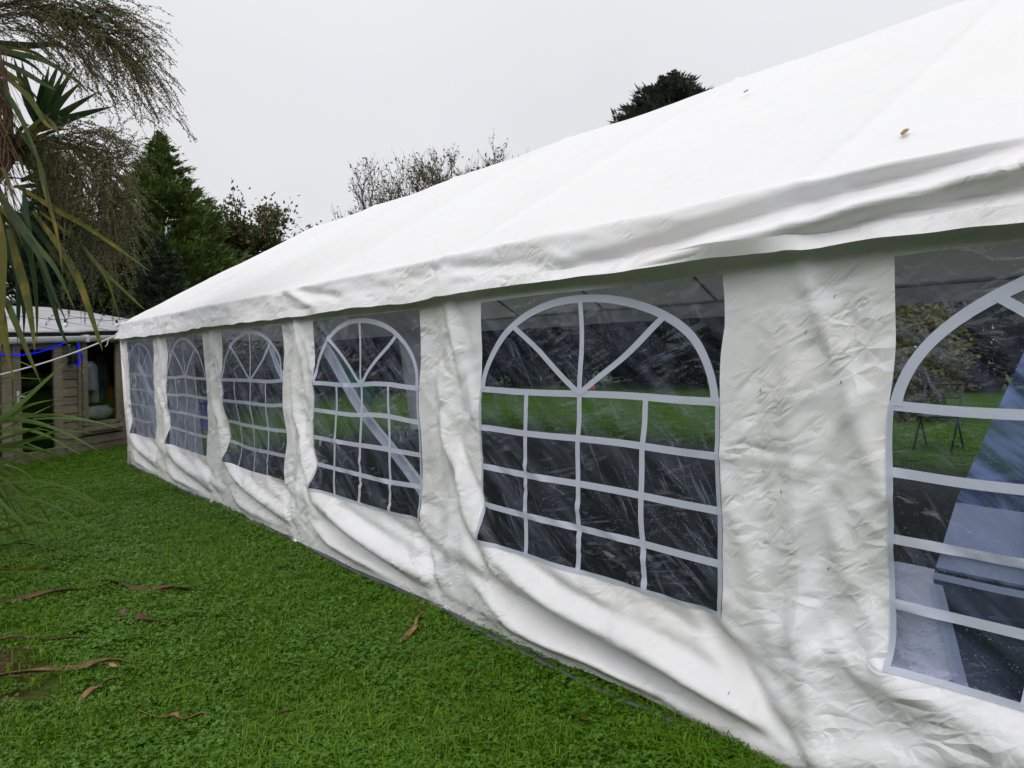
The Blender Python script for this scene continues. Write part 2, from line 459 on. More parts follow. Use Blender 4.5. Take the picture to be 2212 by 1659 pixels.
def mesh(name, v, f):
    me = bpy.data.meshes.new(name)
    v = np.asarray(v, dtype=np.float64)
    if isinstance(f, np.ndarray):
        k = f.shape[1]
        me.vertices.add(len(v)); me.vertices.foreach_set('co', v.ravel())
        me.loops.add(f.size); me.loops.foreach_set('vertex_index', f.astype(np.int32).ravel())
        me.polygons.add(len(f))
        me.polygons.foreach_set('loop_start', np.arange(0, f.size, k, dtype=np.int32))
        me.polygons.foreach_set('loop_total', np.full(len(f), k, dtype=np.int32))
        me.update(calc_edges=True)
        me.validate()
    else:
        me.from_pydata([tuple(x) for x in v], [], f)
        me.update()
    return me

def obj(name, v, f, mat, parent=None, smooth=False):
    return link(name, mesh(name, v, f), mat, parent, smooth)

def tag(o, label, cat, group=None, kind=None):
    if label: o['label'] = label
    if cat: o['category'] = cat
    if group: o['group'] = group
    if kind: o['kind'] = kind
    return o

def empty(name, loc, label, cat, group=None):
    o = bpy.data.objects.new(name, None)
    o.empty_display_size = 0.1
    o.location = loc
    C.objects.link(o)
    return tag(o, label, cat, group)

BOXF = [(0, 3, 2, 1), (4, 5, 6, 7), (0, 1, 5, 4), (1, 2, 6, 5), (2, 3, 7, 6), (3, 0, 4, 7)]
class MB:
    def __init__(s): s.v = []; s.f = []
    def add(s, v, f):
        b = len(s.v); s.v += [tuple(map(float, x)) for x in v]; s.f += [tuple(b+i for i in q) for q in f]
    def box(s, o, ex, ey, ez, bev=0.0):
        """box from corner o along three edge vectors, edges chamfered by bev"""
        o, ex, ey, ez = map(np.asarray, (o, ex, ey, ez))
        if bev <= 0:
            s.add([o, o+ex, o+ex+ey, o+ey, o+ez, o+ex+ez, o+ex+ey+ez, o+ey+ez], BOXF); return
        L = [np.linalg.norm(q) for q in (ex, ey, ez)]
        u = [q/l for q, l in zip((ex, ey, ez), L)]
        b = min(bev, min(L)*0.4)
        V = []; idx = {}
        for sx in (0, 1):
            for sy in (0, 1):
                for sz in (0, 1):
                    for ax in range(3):
                        c = [b, b, b]; c[ax] = 0
                        sg = (sx, sy, sz)
                        p = o.astype(float).copy()
                        for k in range(3):
                            p = p + u[k]*(L[k]-c[k] if sg[k] else c[k])
                        idx[(sx, sy, sz, ax)] = len(V); V.append(p)
        F = []
        for ax in range(3):
            a, c = [(1, 2), (2, 0), (0, 1)][ax]
            for sd in (0, 1):
                q = []
                for (i, j) in ((0, 0), (1, 0), (1, 1), (0, 1)):
                    k = [0, 0, 0]; k[ax] = sd; k[a] = i; k[c] = j
                    q.append(idx[(*k, ax)])
                F.append(tuple(q if sd else q[::-1]))
        for ax in range(3):
            a, c = [(1, 2), (2, 0), (0, 1)][ax]
            for i in (0, 1):
                for j in (0, 1):
                    k0 = [0, 0, 0]; k0[a] = i; k0[c] = j; k1 = list(k0); k1[ax] = 1
                    F.append((idx[(*k0, a)], idx[(*k1, a)], idx[(*k1, c)], idx[(*k0, c)]))
        for sx in (0, 1):
            for sy in (0, 1):
                for sz in (0, 1):
                    F.append(tuple(idx[(sx, sy, sz, k)] for k in range(3)))
        s.add(V, F)
    def tube(s, pts, rad, n=8, cap=True):
        pts = [np.asarray(p, float) for p in pts]
        rad = rad if isinstance(rad, (list, tuple, np.ndarray)) else [rad]*len(pts)
        V = []; F = []
        up = None
        for i, p in enumerate(pts):
            d = pts[min(i+1, len(pts)-1)] - pts[max(i-1, 0)]
            d = d/(np.linalg.norm(d)+1e-9)
            if up is None:
                up = np.cross(d, [0.3, 0.2, 1.0] if abs(d[2]) < 0.9 else [1, 0, 0])
            up = up - d*np.dot(up, d); up /= np.linalg.norm(up)+1e-9
            sd = np.cross(d, up)
            for k in range(n):
                a = 2*math.pi*k/n
                V.append(p + rad[i]*(math.cos(a)*up + math.sin(a)*sd))
        for i in range(len(pts)-1):
            for k in range(n):
                k2 = (k+1) % n
                F.append((i*n+k, i*n+k2, (i+1)*n+k2, (i+1)*n+k))
        if cap:
            F.append(tuple(range(n-1, -1, -1))); F.append(tuple((len(pts)-1)*n+k for k in range(n)))
        s.add(V, F)
    def build(s, name, mat, parent=None, smooth=False):
        return link(name, mesh(name, s.v, s.f), mat, parent, smooth)

def grid_faces(ny, nz):
    """faces of a (ny, nz) vertex grid, row-major in y"""
    i = np.arange(ny-1)[:, None]*nz + np.arange(nz-1)[None, :]
    return np.stack([i, i+nz, i+nz+1, i+1], -1).reshape(-1, 4)

# smooth value noise for shaping cloth
_NT = rng.random((256, 256))
def vnoise(x, y):
    x = np.asarray(x, float); y = np.asarray(y, float)
    xi = np.floor(x).astype(int); yi = np.floor(y).astype(int)
    fx = x-xi; fy = y-yi
    fx = fx*fx*fx*(fx*(fx*6-15)+10); fy = fy*fy*fy*(fy*(fy*6-15)+10)
    g = lambda a, b: _NT[a % 256, b % 256]
    return (g(xi, yi)*(1-fx)*(1-fy) + g(xi+1, yi)*fx*(1-fy) + g(xi, yi+1)*(1-fx)*fy + g(xi+1, yi+1)*fx*fy)*2-1
def fbm(x, y, o=3):
    s = 0; a = 1
    for k in range(o):
        s = s + a*vnoise(x*2**k + 17*k, y*2**k + 31*k); a *= 0.5
    return s
def sstep(a, b, x):
    t = np.clip((x-a)/(b-a), 0, 1); return t*t*(3-2*t)

def soft_fold(y, z, y0, z0, y1, z1, amp, w):
    """a rounded fold along a segment, dying away at both ends"""
    dy, dz = y1-y0, z1-z0
    L = math.hypot(dy, dz)
    t = ((y-y0)*dy + (z-z0)*dz)/(L*L)
    d = ((y-y0)*-dz + (z-z0)*dy)/L
    end = sstep(-0.25, 0.15, t)*(1-sstep(0.85, 1.25, t))
    return amp*end*np.exp(-(d/w)**2)

def crease(y, z, cy, cz, ang, l, w, amp):
    """a sharp crease"""
    ca, sa = math.cos(ang), math.sin(ang)
    t = (y-cy)*ca + (z-cz)*sa
    d = -(y-cy)*sa + (z-cz)*ca
    d = d + 0.12*l*np.sin(t/l*2.1)          # not ruler-straight
    return amp*np.exp(-(t/l)**2)*np.exp(-np.sqrt(d*d+9e-6)/w)

def ground_z(x, y):
    x = np.asarray(x, float); y = np.asarray(y, float)
    g = 0.036*np.clip(x, 0, 6) + 0.009*np.clip(x-6, 0, 20)
    g = g + 0.012*fbm(x*0.8, y*0.8)*np.clip(1, 0, 1)
    return g
# ================================================================== GROUND
def ground_material():
    m, t, out = new_mat('lawn_ground')
    v = objcoord(t)
    n1 = noise(t, v, 1.3, 5, 0.6)
    n2 = noise(t, v, 24, 4, 0.65)
    g = rampnode(t, n2, [(0.3, (0.018, 0.045, 0.004)), (0.7, (0.075, 0.15, 0.012))])
    g2 = rampnode(t, n1, [(0.35, (0.75, 0.8, 0.7)), (0.65, (1.15, 1.1, 1.0))])
    col = mixrgb(t, 1.0, g, g2, 'MULTIPLY')
    # a worn patch of bare soil beside the cordylines
    sp = nd(t, 'ShaderNodeVectorMath', operation='DISTANCE')
    mp = nd(t, 'ShaderNodeMapping'); mp.inputs['Scale'].default_value = (1, 0.6, 0)
    tcx = nd(t, 'ShaderNodeTexCoord'); ln(t, tcx.outputs['Object'], mp.inputs[0])
    ln(t, mp.outputs[0], sp.inputs[0]); sp.inputs[1].default_value = (-2.2, 3.75*0.6, 0)
    ad = nd(t, 'ShaderNodeMath', operation='MULTIPLY_ADD'); ln(t, noise(t, v, 5, 4), ad.inputs[0]); ad.inputs[1].default_value = 0.35
    ln(t, sp.outputs['Value'], ad.inputs[2])
    f = rampnode(t, ad.outputs[0], [(0.42, 1.0), (0.68, 0.0)])
    soil = rampnode(t, noise(t, v, 40, 4), [(0.3, (0.022, 0.013, 0.007)), (0.7, (0.085, 0.05, 0.026))])
    col = mixrgb(t, f, col, soil)
    p = principled(t, col, 0.95, 0.1, 0, bump(t, n2, 0.8, 0.03))
    ln(t, p.outputs[0], out.inputs[0])
    return m
xs = np.unique(np.concatenate([np.linspace(-160, -12, 10), np.linspace(-12, 40, 131), np.linspace(40, 170, 10)]))
ys = np.unique(np.concatenate([np.linspace(-160, -8, 10), np.linspace(-8, 40, 121), np.linspace(40, 170, 10)]))
gx, gy = np.meshgrid(xs, ys, indexing='ij')
gz = ground_z(gx, gy)
lawn = obj('lawn', np.stack([gx, gy, gz], -1).reshape(-1, 3), grid_faces(len(xs), len(ys)), ground_material(), None, True)
lawn['kind'] = 'structure'

# near-black sheet over the ground inside the marquee
fx = np.linspace(0.35, 5.95, 29); fy = np.linspace(-0.6, 10.7, 57)
gx, gy = np.meshgrid(fx, fy, indexing='ij')
floor_ = obj('tent_floor', np.stack([gx, gy, ground_z(gx, gy)+0.012], -1).reshape(-1, 3), grid_faces(len(fx), len(fy)), M['dark_floor'], None, True)
floor_['kind'] = 'structure'

# ---- turf: tufts of real blades and clover leaves, placed over the lawn
tuft_col = bpy.data.collections.new('turf_tufts')          # not linked to the scene: sources only
def tuft_mesh(n, rad, hmin, hmax, lean, seed):
    r = np.random.default_rng(seed)
    V = []; F = []
    for i in range(n):
        a = r.uniform(0, 2*math.pi); q = rad*math.sqrt(r.random())
        p = np.array([q*math.cos(a), q*math.sin(a), -0.004])
        h = r.uniform(hmin, hmax); w = r.uniform(0.0014, 0.0026)
        d = r.uniform(0, 2*math.pi); dv = np.array([math.cos(d), math.sin(d), 0]); sv = np.array([-dv[1], dv[0], 0])
        le = lean*r.uniform(0.3, 1.4)
        p1 = p + dv*h*le*0.35 + np.array([0, 0, h*0.6]); p2 = p + dv*h*le*1.05 + np.array([0, 0, h*(1.0-0.35*le)])
        b = len(V)
        V += [p-sv*w, p+sv*w, p1-sv*w*0.9, p1+sv*w*0.9, p2]
        F += [(b, b+1, b+3, b+2), (b+2, b+3, b+4)]
    return V, F
def clover_mesh(n, rad, seed):
    r = np.random.default_rng(seed)
    V = []; F = []
    for i in range(n):
        a = r.uniform(0, 2*math.pi); q = rad*math.sqrt(r.random())
        c = np.array([q*math.cos(a), q*math.sin(a), r.uniform(0.012, 0.036)])
        tl = r.normal(0, 0.28, 2); s = r.uniform(0.0045, 0.0082); a0 = r.uniform(0, 6.28)
        for k in range(3):
            al = a0 + k*2.094
            u = np.array([math.cos(al), math.sin(al), 0]); w = np.array([-u[1], u[0], 0])
            pts = [c, c+u*s*0.6-w*s*0.62, c+u*s*1.35-w*s*0.5, c+u*s*1.25, c+u*s*1.35+w*s*0.5, c+u*s*0.6+w*s*0.62]
            b = len(V)
            for p in pts:
                dx = p-c
                V.append(p+np.array([0, 0, dx[0]*tl[0]+dx[1]*tl[1]]))
            F += [(b, b+1, b+2, b+3), (b, b+3, b+4, b+5)]
    return V, F
tufts = []
for k in range(6):
    v, f = tuft_mesh(46, 0.055, 0.022, 0.050 if k < 4 else 0.075, 0.8 if k < 4 else 1.05, 50+k)
    tufts.append((v, f, M['grass']))
for k in range(3):
    v, f = clover_mesh(24, 0.06, 80+k)
    tufts.append((v, f, M['clover']))
for i, (v, f, mt) in enumerate(tufts):
    me = mesh('turf_tuft', v, f); me.materials.append(mt)
    o = bpy.data.objects.new('turf_tuft_%02d' % i, me)
    tuft_col.objects.link(o)

pts = []
def scatter(x0, x1, y0, y1, dens):
    n = int((x1-x0)*(y1-y0)*dens)
    pts.append(np.stack([rng.uniform(x0, x1, n), rng.uniform(y0, y1, n)], -1))
scatter(-2.35, 0.35, 0.6, 3.6, 760)
scatter(-2.35, 0.25, 3.6, 6.5, 560)
scatter(-2.1, 0.20, 6.5, 9.5, 400)
scatter(-2.1, 0.25, 9.5, 14.5, 260)
scatter(-6.0, -2.35, -1.0, 14.0, 70)
scatter(-2.35, 0.2, -3.0, 0.6, 120)
scatter(6.1, 12.0, 0.0, 14.0, 40)
P = np.concatenate(pts)
# thin out the soil patch and under the base tube; not inside the shed
d = np.hypot(P[:, 0]+2.2, (P[:, 1]-3.75)*0.6) + 0.18*vnoise(P[:, 0]*5, P[:, 1]*5)
keep = rng.random(len(P)) < np.clip((d-0.28)/0.3, 0.05, 1)
keep &= ~((P[:, 0] > 0.2) & (P[:, 0] < 6))
sd_ = (P[:, 0]+1.41)*0.702 - (P[:, 1]-11.64)*0.712
keep &= ~((sd_ < 0.03) & (P[:, 1] > 9) & (P[:, 0] < 4))
P = P[keep]
nP = len(P)
clv = fbm(P[:, 0]*1.6+5, P[:, 1]*1.6+9, 3)
lng = fbm(P[:, 0]*0.9+40, P[:, 1]*0.9+3, 2)
lng = lng+0.9*np.exp(-((P[:, 0]+0.12)/0.10)**2)
idx = np.where(rng.random(nP) < 0.36+0.28*np.clip(clv, -0.7, 1), rng.integers(6, 9, nP),
               np.where(rng.random(nP) < 0.12+0.35*np.clip(lng, 0, 1), rng.integers(4, 6, nP), rng.integers(0, 4, nP)))
me = bpy.data.meshes.new('grass')
me.vertices.add(nP)
me.vertices.foreach_set('co', np.column_stack([P, ground_z(P[:, 0], P[:, 1])]).astype(np.float32).ravel())
for nm, dat, typ in (('tuft', idx.astype(np.int32), 'INT'), ('size', (0.8+0.45*rng.random(nP)+0.18*np.clip(lng, -1, 1)).astype(np.float32), 'FLOAT'),
                     ('turn', (rng.random(nP)*6.283).astype(np.float32), 'FLOAT')):
    at = me.attributes.new(nm, typ, 'POINT'); at.data.foreach_set('value', dat)
grass = link('grass', me, M['grass'])
tag(grass, 'short wet lawn grass and clover beside the marquee', 'grass', None, 'stuff')
ng = bpy.data.node_groups.new('turf', 'GeometryNodeTree')
ng.interface.new_socket('Geometry', in_out='INPUT', socket_type='NodeSocketGeometry')
ng.interface.new_socket('Geometry', in_out='OUTPUT', socket_type='NodeSocketGeometry')
gi = ng.nodes.new('NodeGroupInput'); go = ng.nodes.new('NodeGroupOutput')
iop = ng.nodes.new('GeometryNodeInstanceOnPoints')
ci = ng.nodes.new('GeometryNodeCollectionInfo'); ci.inputs['Collection'].default_value = tuft_col
ci.inputs['Separate Children'].default_value = True; ci.inputs['Reset Children'].default_value = True
def nattr(nm, typ):
    n = ng.nodes.new('GeometryNodeInputNamedAttribute'); n.data_type = typ; n.inputs[0].default_value = nm
    return n.outputs[0]
ng.links.new(gi.outputs[0], iop.inputs['Points']); ng.links.new(ci.outputs[0], iop.inputs['Instance'])
iop.inputs['Pick Instance'].default_value = True
ng.links.new(nattr('tuft', 'INT'), iop.inputs['Instance Index'])
cx = ng.nodes.new('ShaderNodeCombineXYZ'); ng.links.new(nattr('turn', 'FLOAT'), cx.inputs[2])
ng.links.new(cx.outputs[0], iop.inputs['Rotation'])
ng.links.new(nattr('size', 'FLOAT'), iop.inputs['Scale'])
ng.links.new(iop.outputs[0], go.inputs[0])
md = grass.modifiers.new('turf', 'NODES'); md.node_group = ng

# ================================================================== MARQUEE
L_FAR, L_NEAR = 11.07, -0.93
ZE, ZR, XR = 2.0, 3.80, 3.0            # eave and ridge
ZE2 = 2.27                             # far eave stands on slightly higher ground
SEAMS = [L_FAR-2*k for k in range(7)]  # 11.07 ... -0.93
marquee = empty('marquee', (0, 5, 0), 'long white party marquee with arched clear windows standing on the lawn', 'marquee')

WY0, WY1, WZ0, WZ1 = 0.29, 1.71, 0.47, 1.73   # window in its two metre panel
prng = np.random.default_rng(21)
CREASES = []
for k in range(6):
    y0 = SEAMS[k+1]
    lst = []
    for i in range(120):
        r = prng.random()
        if r < 0.60:      # strip of cloth either side of a seam
            cy = y0 + prng.choice([prng.uniform(-0.02, 0.32), prng.uniform(1.68, 2.02)]); cz = prng.uniform(0.2, 1.8)
        elif r < 0.92:    # skirt below the window
            cy = y0 + prng.uniform(0, 2); cz = prng.uniform(0.02, 0.5)
        else:
            cy = y0 + prng.uniform(0, 2); cz = prng.uniform(1.68, 1.85)
        ang = prng.normal(0.15, 0.30) if prng.random() < 0.55 else prng.uniform(-1.4, 1.4)
        big = prng.random() < 0.25
        lst.append((cy, cz, ang, prng.uniform(0.12, 0.30) if big else prng.uniform(0.03, 0.11), prng.uniform(0.014, 0.035) if big else prng.uniform(0.008, 0.018),
                    prng.choice([-1, 1])*(prng.uniform(0.004, 0.010) if big else prng.uniform(0.0015, 0.0035))))
    for i in range(16):   # creases in the vinyl
        cy = y0 + prng.uniform(0.3, 1.7); cz = prng.uniform(0.5, 1.7)
        lst.append((cy, cz, prng.uniform(-0.1, 0.95), prng.uniform(0.06, 0.25), prng.uniform(0.006, 0.015), prng.choice([-1, 1])*prng.uniform(0.001, 0.0035)))
    CREASES.append(lst)
PAN = []
for k in range(6):
    j = lambda s: prng.normal(0, s)
    f = [
        (1.80+j(.05), .42+j(.03), .10+j(.05), .20+j(.02), .075, .075),      # belly of the skirt
        (0.62+j(.06), .44+j(.02), .04+j(.02), .30+j(.02), -.05, .045),
        (1.70+j(.06), .25+j(.02), .30+j(.06), .11+j(.02), -.045, .045),
        (1.50+j(.1), .13+j(.02), .15+j(.06), .05+j(.01), .03, .04),
        (0.02+j(.02), 1.45, .00+j(.02), .35, .035, .05),                     # pleats at the seam
        (0.14+j(.02), 1.45, .10+j(.02), .45, -.022, .04),
        (2.02, 1.80, 1.76+j(.04), 1.0+j(.1), .040, .050),                    # loose fold on the far side of each window
        (1.86+j(.03), 1.55, 1.93, .70, -.030, .04),
        (1.93, 0.95, 1.74+j(.05), .45, .03, .05),
        (1.72, 1.02+j(.08), .42+j(.1), .50, .016, .020),                     # drag lines across the vinyl
        (1.60, .86+j(.06), .52+j(.1), .48, -.014, .016),
        (1.70, .72+j(.05), .75+j(.1), .47, .012, .014),
    ]
    if k in (2, 3):      # the slackest panels
        f += [(1.98, 1.75, 1.62, 1.15, .035, .05), (1.55, 1.7, 1.2, 1.2, .02, .03), (1.75, .75, 1.9, 1.3, -.03, .05)]
    PAN.append(f)
# the corner nearest the camera: cloth pulled hard towards the foot of the leg
PAN[4] += [(1.1, .44, .10, .14, .07, .06), (.36, .46, -.02, .12, -.07, .045), (1.6, .16, .2, .02, .045, .05), (.25, .9, .02, .25, .03, .05)]
PAN[5] += [(1.99, .5, 1.86, .02, .06, .06), (1.72, .75, 2.02, .40, -.035, .05), (1.2, .40, 2.0, .06, .06, .07), (1.0, .25, 1.9, -.05, -.05, .05),
           (1.85, 1.0, 2.05, .55, -.025, .045), (1.75, 1.35, 2.0, 1.0, .02, .04)]

def poly_fold(y, z, pl, amp, w):
    """a long fold that follows a bent line and dies away at both ends"""
    best = np.full(np.shape(y), 1e9); tt = np.zeros(np.shape(y)); n = len(pl)-1
    for i in range(n):
        (a0, b0), (a1, b1) = pl[i], pl[i+1]
        dy, dz = a1-a0, b1-b0
        t = np.clip(((y-a0)*dy+(z-b0)*dz)/(dy*dy+dz*dz), 0, 1)
        d = np.hypot(y-a0-t*dy, z-b0-t*dz)
        m = d < best
        best = np.where(m, d, best); tt = np.where(m, (i+t)/n, tt)
    return amp*np.sin(math.pi*np.clip(tt, 0.0, 1.0))**0.6*np.exp(-(best/w)**2)
# long tension folds: down the seam strip on the far side of each window, then sweeping under it to the near foot
TENSION = [
    ([(2.10, 1.40), (1.97, 0.98), (1.74, 0.52), (1.05, 0.30), (0.08, 0.13)], 0.050, 0.055),
    ([(2.02, 1.20), (1.86, 0.85), (1.55, 0.47), (0.90, 0.36), (0.10, 0.24)], -0.036, 0.035),
    ([(1.95, 0.62), (1.55, 0.28), (0.90, 0.17), (0.15, 0.03)], -0.036, 0.038),
    ([(1.85, 0.30), (1.35, 0.12), (0.55, 0.05)], 0.026, 0.038),
    ([(0.42, 0.50), (0.22, 0.30), (0.02, 0.10)], -0.040, 0.032),
    ([(2.0, 1.70), (1.90, 1.45), (1.84, 1.15)], 0.022, 0.028),
    ([(1.62, 0.95), (1.15, 0.68), (0.55, 0.47)], 0.012, 0.013),
    ([(1.66, 0.78), (1.20, 0.56), (0.85, 0.45)], -0.012, 0.012),
]

def wall_surface(y, z, crinkle=True):
    """white side wall: nominal (y, z) -> world points; x is negative where the cloth bellies out"""
    y = np.asarray(y, float); z = np.asarray(z, float)
    yn, zn = y.copy(), z.copy()
    o = np.full(y.shape, 0.015)
    lower = 1-sstep(0.0, 0.75, z)
    o += 0.016*np.exp(-((z-0.27)/0.20)**2)*(0.75+0.4*fbm(y*0.9, z*1.5, 2))
    o += 0.035*lower*(1+0.5*vnoise(y*1.3+7, z))             # skirt stands off at the foot
    o += 0.008*fbm(y*1.7+3, z*1.9+5, 3)*sstep(1.85, 1.5, z)
    for k in range(6):
        y0 = SEAMS[k+1]
        sel = (y > y0-0.5) & (y < y0+2.5)
        if not sel.any(): continue
        ys_, zs_ = y[sel], z[sel]
        acc = np.zeros(ys_.shape)
        for (a, b, c, d_, amp, w) in PAN[k]:
            acc += soft_fold(ys_-y0, zs_, a, b, c, d_, amp*0.5, w*0.85)
        if crinkle:
            for cr in CREASES[k]:
                acc += crease(ys_, zs_, *cr)
        o[sel] += acc
    q_ = np.mod(y-SEAMS[6], 2.0)
    keep_ = 1-0.8*sstep(WY0-0.10, WY0+0.10, q_)*(1-sstep(WY1-0.12, WY1+0.12, q_))*sstep(WZ0-0.12, WZ0+0.06, z)
    for k in range(5):
        y0 = SEAMS[k+1]; g_ = (0.45, 0.6, 0.8, 1.0, 1.15)[k]
        for pl, amp, w in TENSION:
            o = o+poly_fold(y, z, [(y0+a_, b_) for a_, b_ in pl], amp*g_, w)*keep_
    # loose cloth wanders sideways too
    mid = sstep(0.05, 0.5, z)*sstep(1.84, 1.5, z)
    far_ = 1+1.3*sstep(2.6, 4.5, y)
    yn += far_*mid*(0.020*vnoise(y*0.9+11, z*2.6) + 0.012*vnoise(y*2.3, z*5+3))
    zn += 0.012*vnoise(y*2.1+1, z*1.7+8)*sstep(1.84, 1.6, z)*sstep(-0.1, 0.4, z)
    yn -= np.clip(1.75-z, 0, 2)*(0.09*sstep(4, 7, y)+0.15*sstep(9.8, 11.07, y))   # the far end leans
    # the hem rides up here and there
    hem = 1-sstep(0.0, 0.25, z)
    zn += hem*(0.022 + 0.020*vnoise(y*1.1+2, 0*z) + 0.012*vnoise(y*3.1+8, 0*z))
    o *= sstep(1.93, 1.72, z)*0.85+0.15
    return np.stack([-o, yn, zn], -1)

def panel(k):
    y0 = SEAMS[k+1]
    near = k >= 4
    st = 0.011 if near else (0.016 if k == 3 else 0.022)
    def seg(a, b, s=st): return np.linspace(a, b, max(2, int(round((b-a)/s))+1))
    ya = np.unique(np.round(np.concatenate([seg(0, WY0), seg(WY0, WY1), seg(WY1, 2.0)]), 6)) + y0
    za = np.unique(np.round(np.concatenate([seg(0, WZ0), seg(WZ0, WZ1), seg(WZ1, 1.93)]), 6))
    gy, gz = np.meshgrid(ya, za, indexing='ij')
    V = wall_surface(gy, gz).reshape(-1, 3)
    F = grid_faces(len(ya), len(za))[:, ::-1]
    cy = (gy[:-1, :-1]+gy[1:, 1:])/2 - y0; cz = (gz[:-1, :-1]+gz[1:, 1:])/2
    win = ((cy > WY0) & (cy < WY1) & (cz > WZ0) & (cz < WZ1)).reshape(-1)
    def sub(Fs):
        u, inv = np.unique(Fs, return_inverse=True)
        return V[u], inv.reshape(-1, 4)
    ordinal = ['at the far end', 'second from the far end', 'third from the far end', 'third from the near end', 'second from the near end', 'nearest the camera'][k]
    v, f = sub(F[~win])
    p = obj('side_wall', v, f, M['wall'], marquee, True)
    p['label'] = 'crumpled white wall panel with an arched clear window, ' + ordinal
    v, f = sub(F[win])
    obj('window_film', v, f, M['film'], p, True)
    # printed glazing bars
    bar_mat = [M['strip_faint'], M['strip_soft'], M['strip_soft'], M['strip'], M['strip'], M['strip']][k]
    def strip(name, path, w, off, mat=bar_mat, step=0.02):
        path = np.asarray(path, float)
        sl = np.concatenate([[0], np.cumsum(np.linalg.norm(np.diff(path, axis=0), axis=1))])
        n = max(2, int(sl[-1]/step))
        s = np.linspace(0, sl[-1], n+1)
        c = np.stack([np.interp(s, sl, path[:, 0]), np.interp(s, sl, path[:, 1])], -1)
        tg = np.gradient(c, axis=0); tg /= np.linalg.norm(tg, axis=1)[:, None]
        nn = np.stack([-tg[:, 1], tg[:, 0]], -1)
        rows = [c + nn*(w*q) for q in (-0.5, 0.0, 0.5)]
        g = np.stack(rows, 1)
        g[..., 0] = np.clip(g[..., 0], WY0-0.004, WY1+0.004); g[..., 1] = np.clip(g[..., 1], WZ0-0.004, WZ1+0.004)
        W = wall_surface(g[..., 0]+y0, g[..., 1])
        W[..., 0] -= off
        return obj(name, W.reshape(-1, 3), grid_faces(n+1, 3)[:, ::-1], mat, p, True)
    ym = (WY0+WY1)/2; zb = 1.27
    for z in (zb, 1.068, 0.865, 0.667):
        strip('glazing_bar', [(WY0, z), (WY1, z)], 0.030, 0.0020)
    for q in (0.25, 0.5, 0.75):
        strip('glazing_bar', [(WY0+(WY1-WY0)*q, WZ0), (WY0+(WY1-WY0)*q, zb)], 0.027, 0.0028)
    a = np.linspace(0, math.pi, 40)
    strip('arch_bar', np.stack([ym-0.690*np.cos(a), zb+0.425*np.sin(a)], -1), 0.034, 0.0036)
    for al in (math.pi*0.27, math.pi/2, math.pi*0.73):
        strip('glazing_bar', [(ym, zb), (ym-0.690*math.cos(al), zb+0.425*math.sin(al))], 0.027, 0.0044)
    ins = 0.008
    for e_ in () if k < 3 else ([(WY0+ins, WZ0), (WY0+ins, zb)], [(WY1-ins, WZ0), (WY1-ins, zb)], [(WY0, WZ0+ins), (WY1, WZ0+ins)]):
        strip('window_edge', e_, 0.018, 0.0052, M['welt'])
    return p
panels = [panel(k) for k in range(6)]

# ---- roof skin: one slope each side, sagging a little between the rafters
ya = np.unique(np.round(np.concatenate([np.arange(L_NEAR, 3.5, 0.03), np.arange(3.5, L_FAR+0.001, 0.05), [L_FAR]]), 4))
bay = lambda y: np.abs(np.sin(math.pi*(y-L_FAR)/2.0))
rcr = [(prng.uniform(L_NEAR, L_FAR), prng.uniform(0, 3.4), prng.uniform(-1.4, 1.4), prng.uniform(0.1, 0.5), prng.uniform(0.015, 0.05), prng.choice([-1, 1])*prng.uniform(0.001, 0.004)) for _ in range(150)]
vcr = [(prng.uniform(L_NEAR, L_FAR), prng.uniform(-0.22, 0.22), prng.normal(0.25, 0.55), prng.uniform(0.04, 0.18), prng.uniform(0.01, 0.035), prng.choice([-1, 1])*prng.uniform(0.002, 0.009)) for _ in range(420)]
def slope(side):
    """side -1: the slope towards the camera, +1: the far slope"""
    ze = ZE if side < 0 else ZE2
    xe = 0.05 if side < 0 else 5.95
    n = 56
    t = np.linspace(0, 1, n)
    Y, T = np.meshgrid(ya, t, indexing='ij')
    X = XR+(xe-XR)*T; Z = ZR+(ze+0.03-ZR)*T
    S = T*math.hypot(XR-xe, ZR-ze)
    rise = -0.06*bay(Y)*(0.35+0.65*np.sin(math.pi*np.clip(T, 0, 1)))
    rise += 0.012*fbm(Y*1.2, S*1.0+9, 3)
    rise += 0.014*np.exp(-((bay(Y))/0.05)**2)
    rise += 0.004*(np.abs(np.mod(S-0.55, 1.05)-0.5) < 0.03)        # lapped welds of the roof sheeting
    for c_ in rcr:
        rise += crease(Y, S, *c_)
    edge = sstep(0.86, 1.0, T)
    for c_ in vcr:
        if c_[1] > 0.0 or abs(c_[1]) < 0.1:
            rise += edge*crease(Y, (1-T)*3.5, *c_)*0.7
    rise *= 1-0.6*sstep(0.97, 1, T)
    Z = Z+rise
    return np.stack([X, Y, Z], -1)
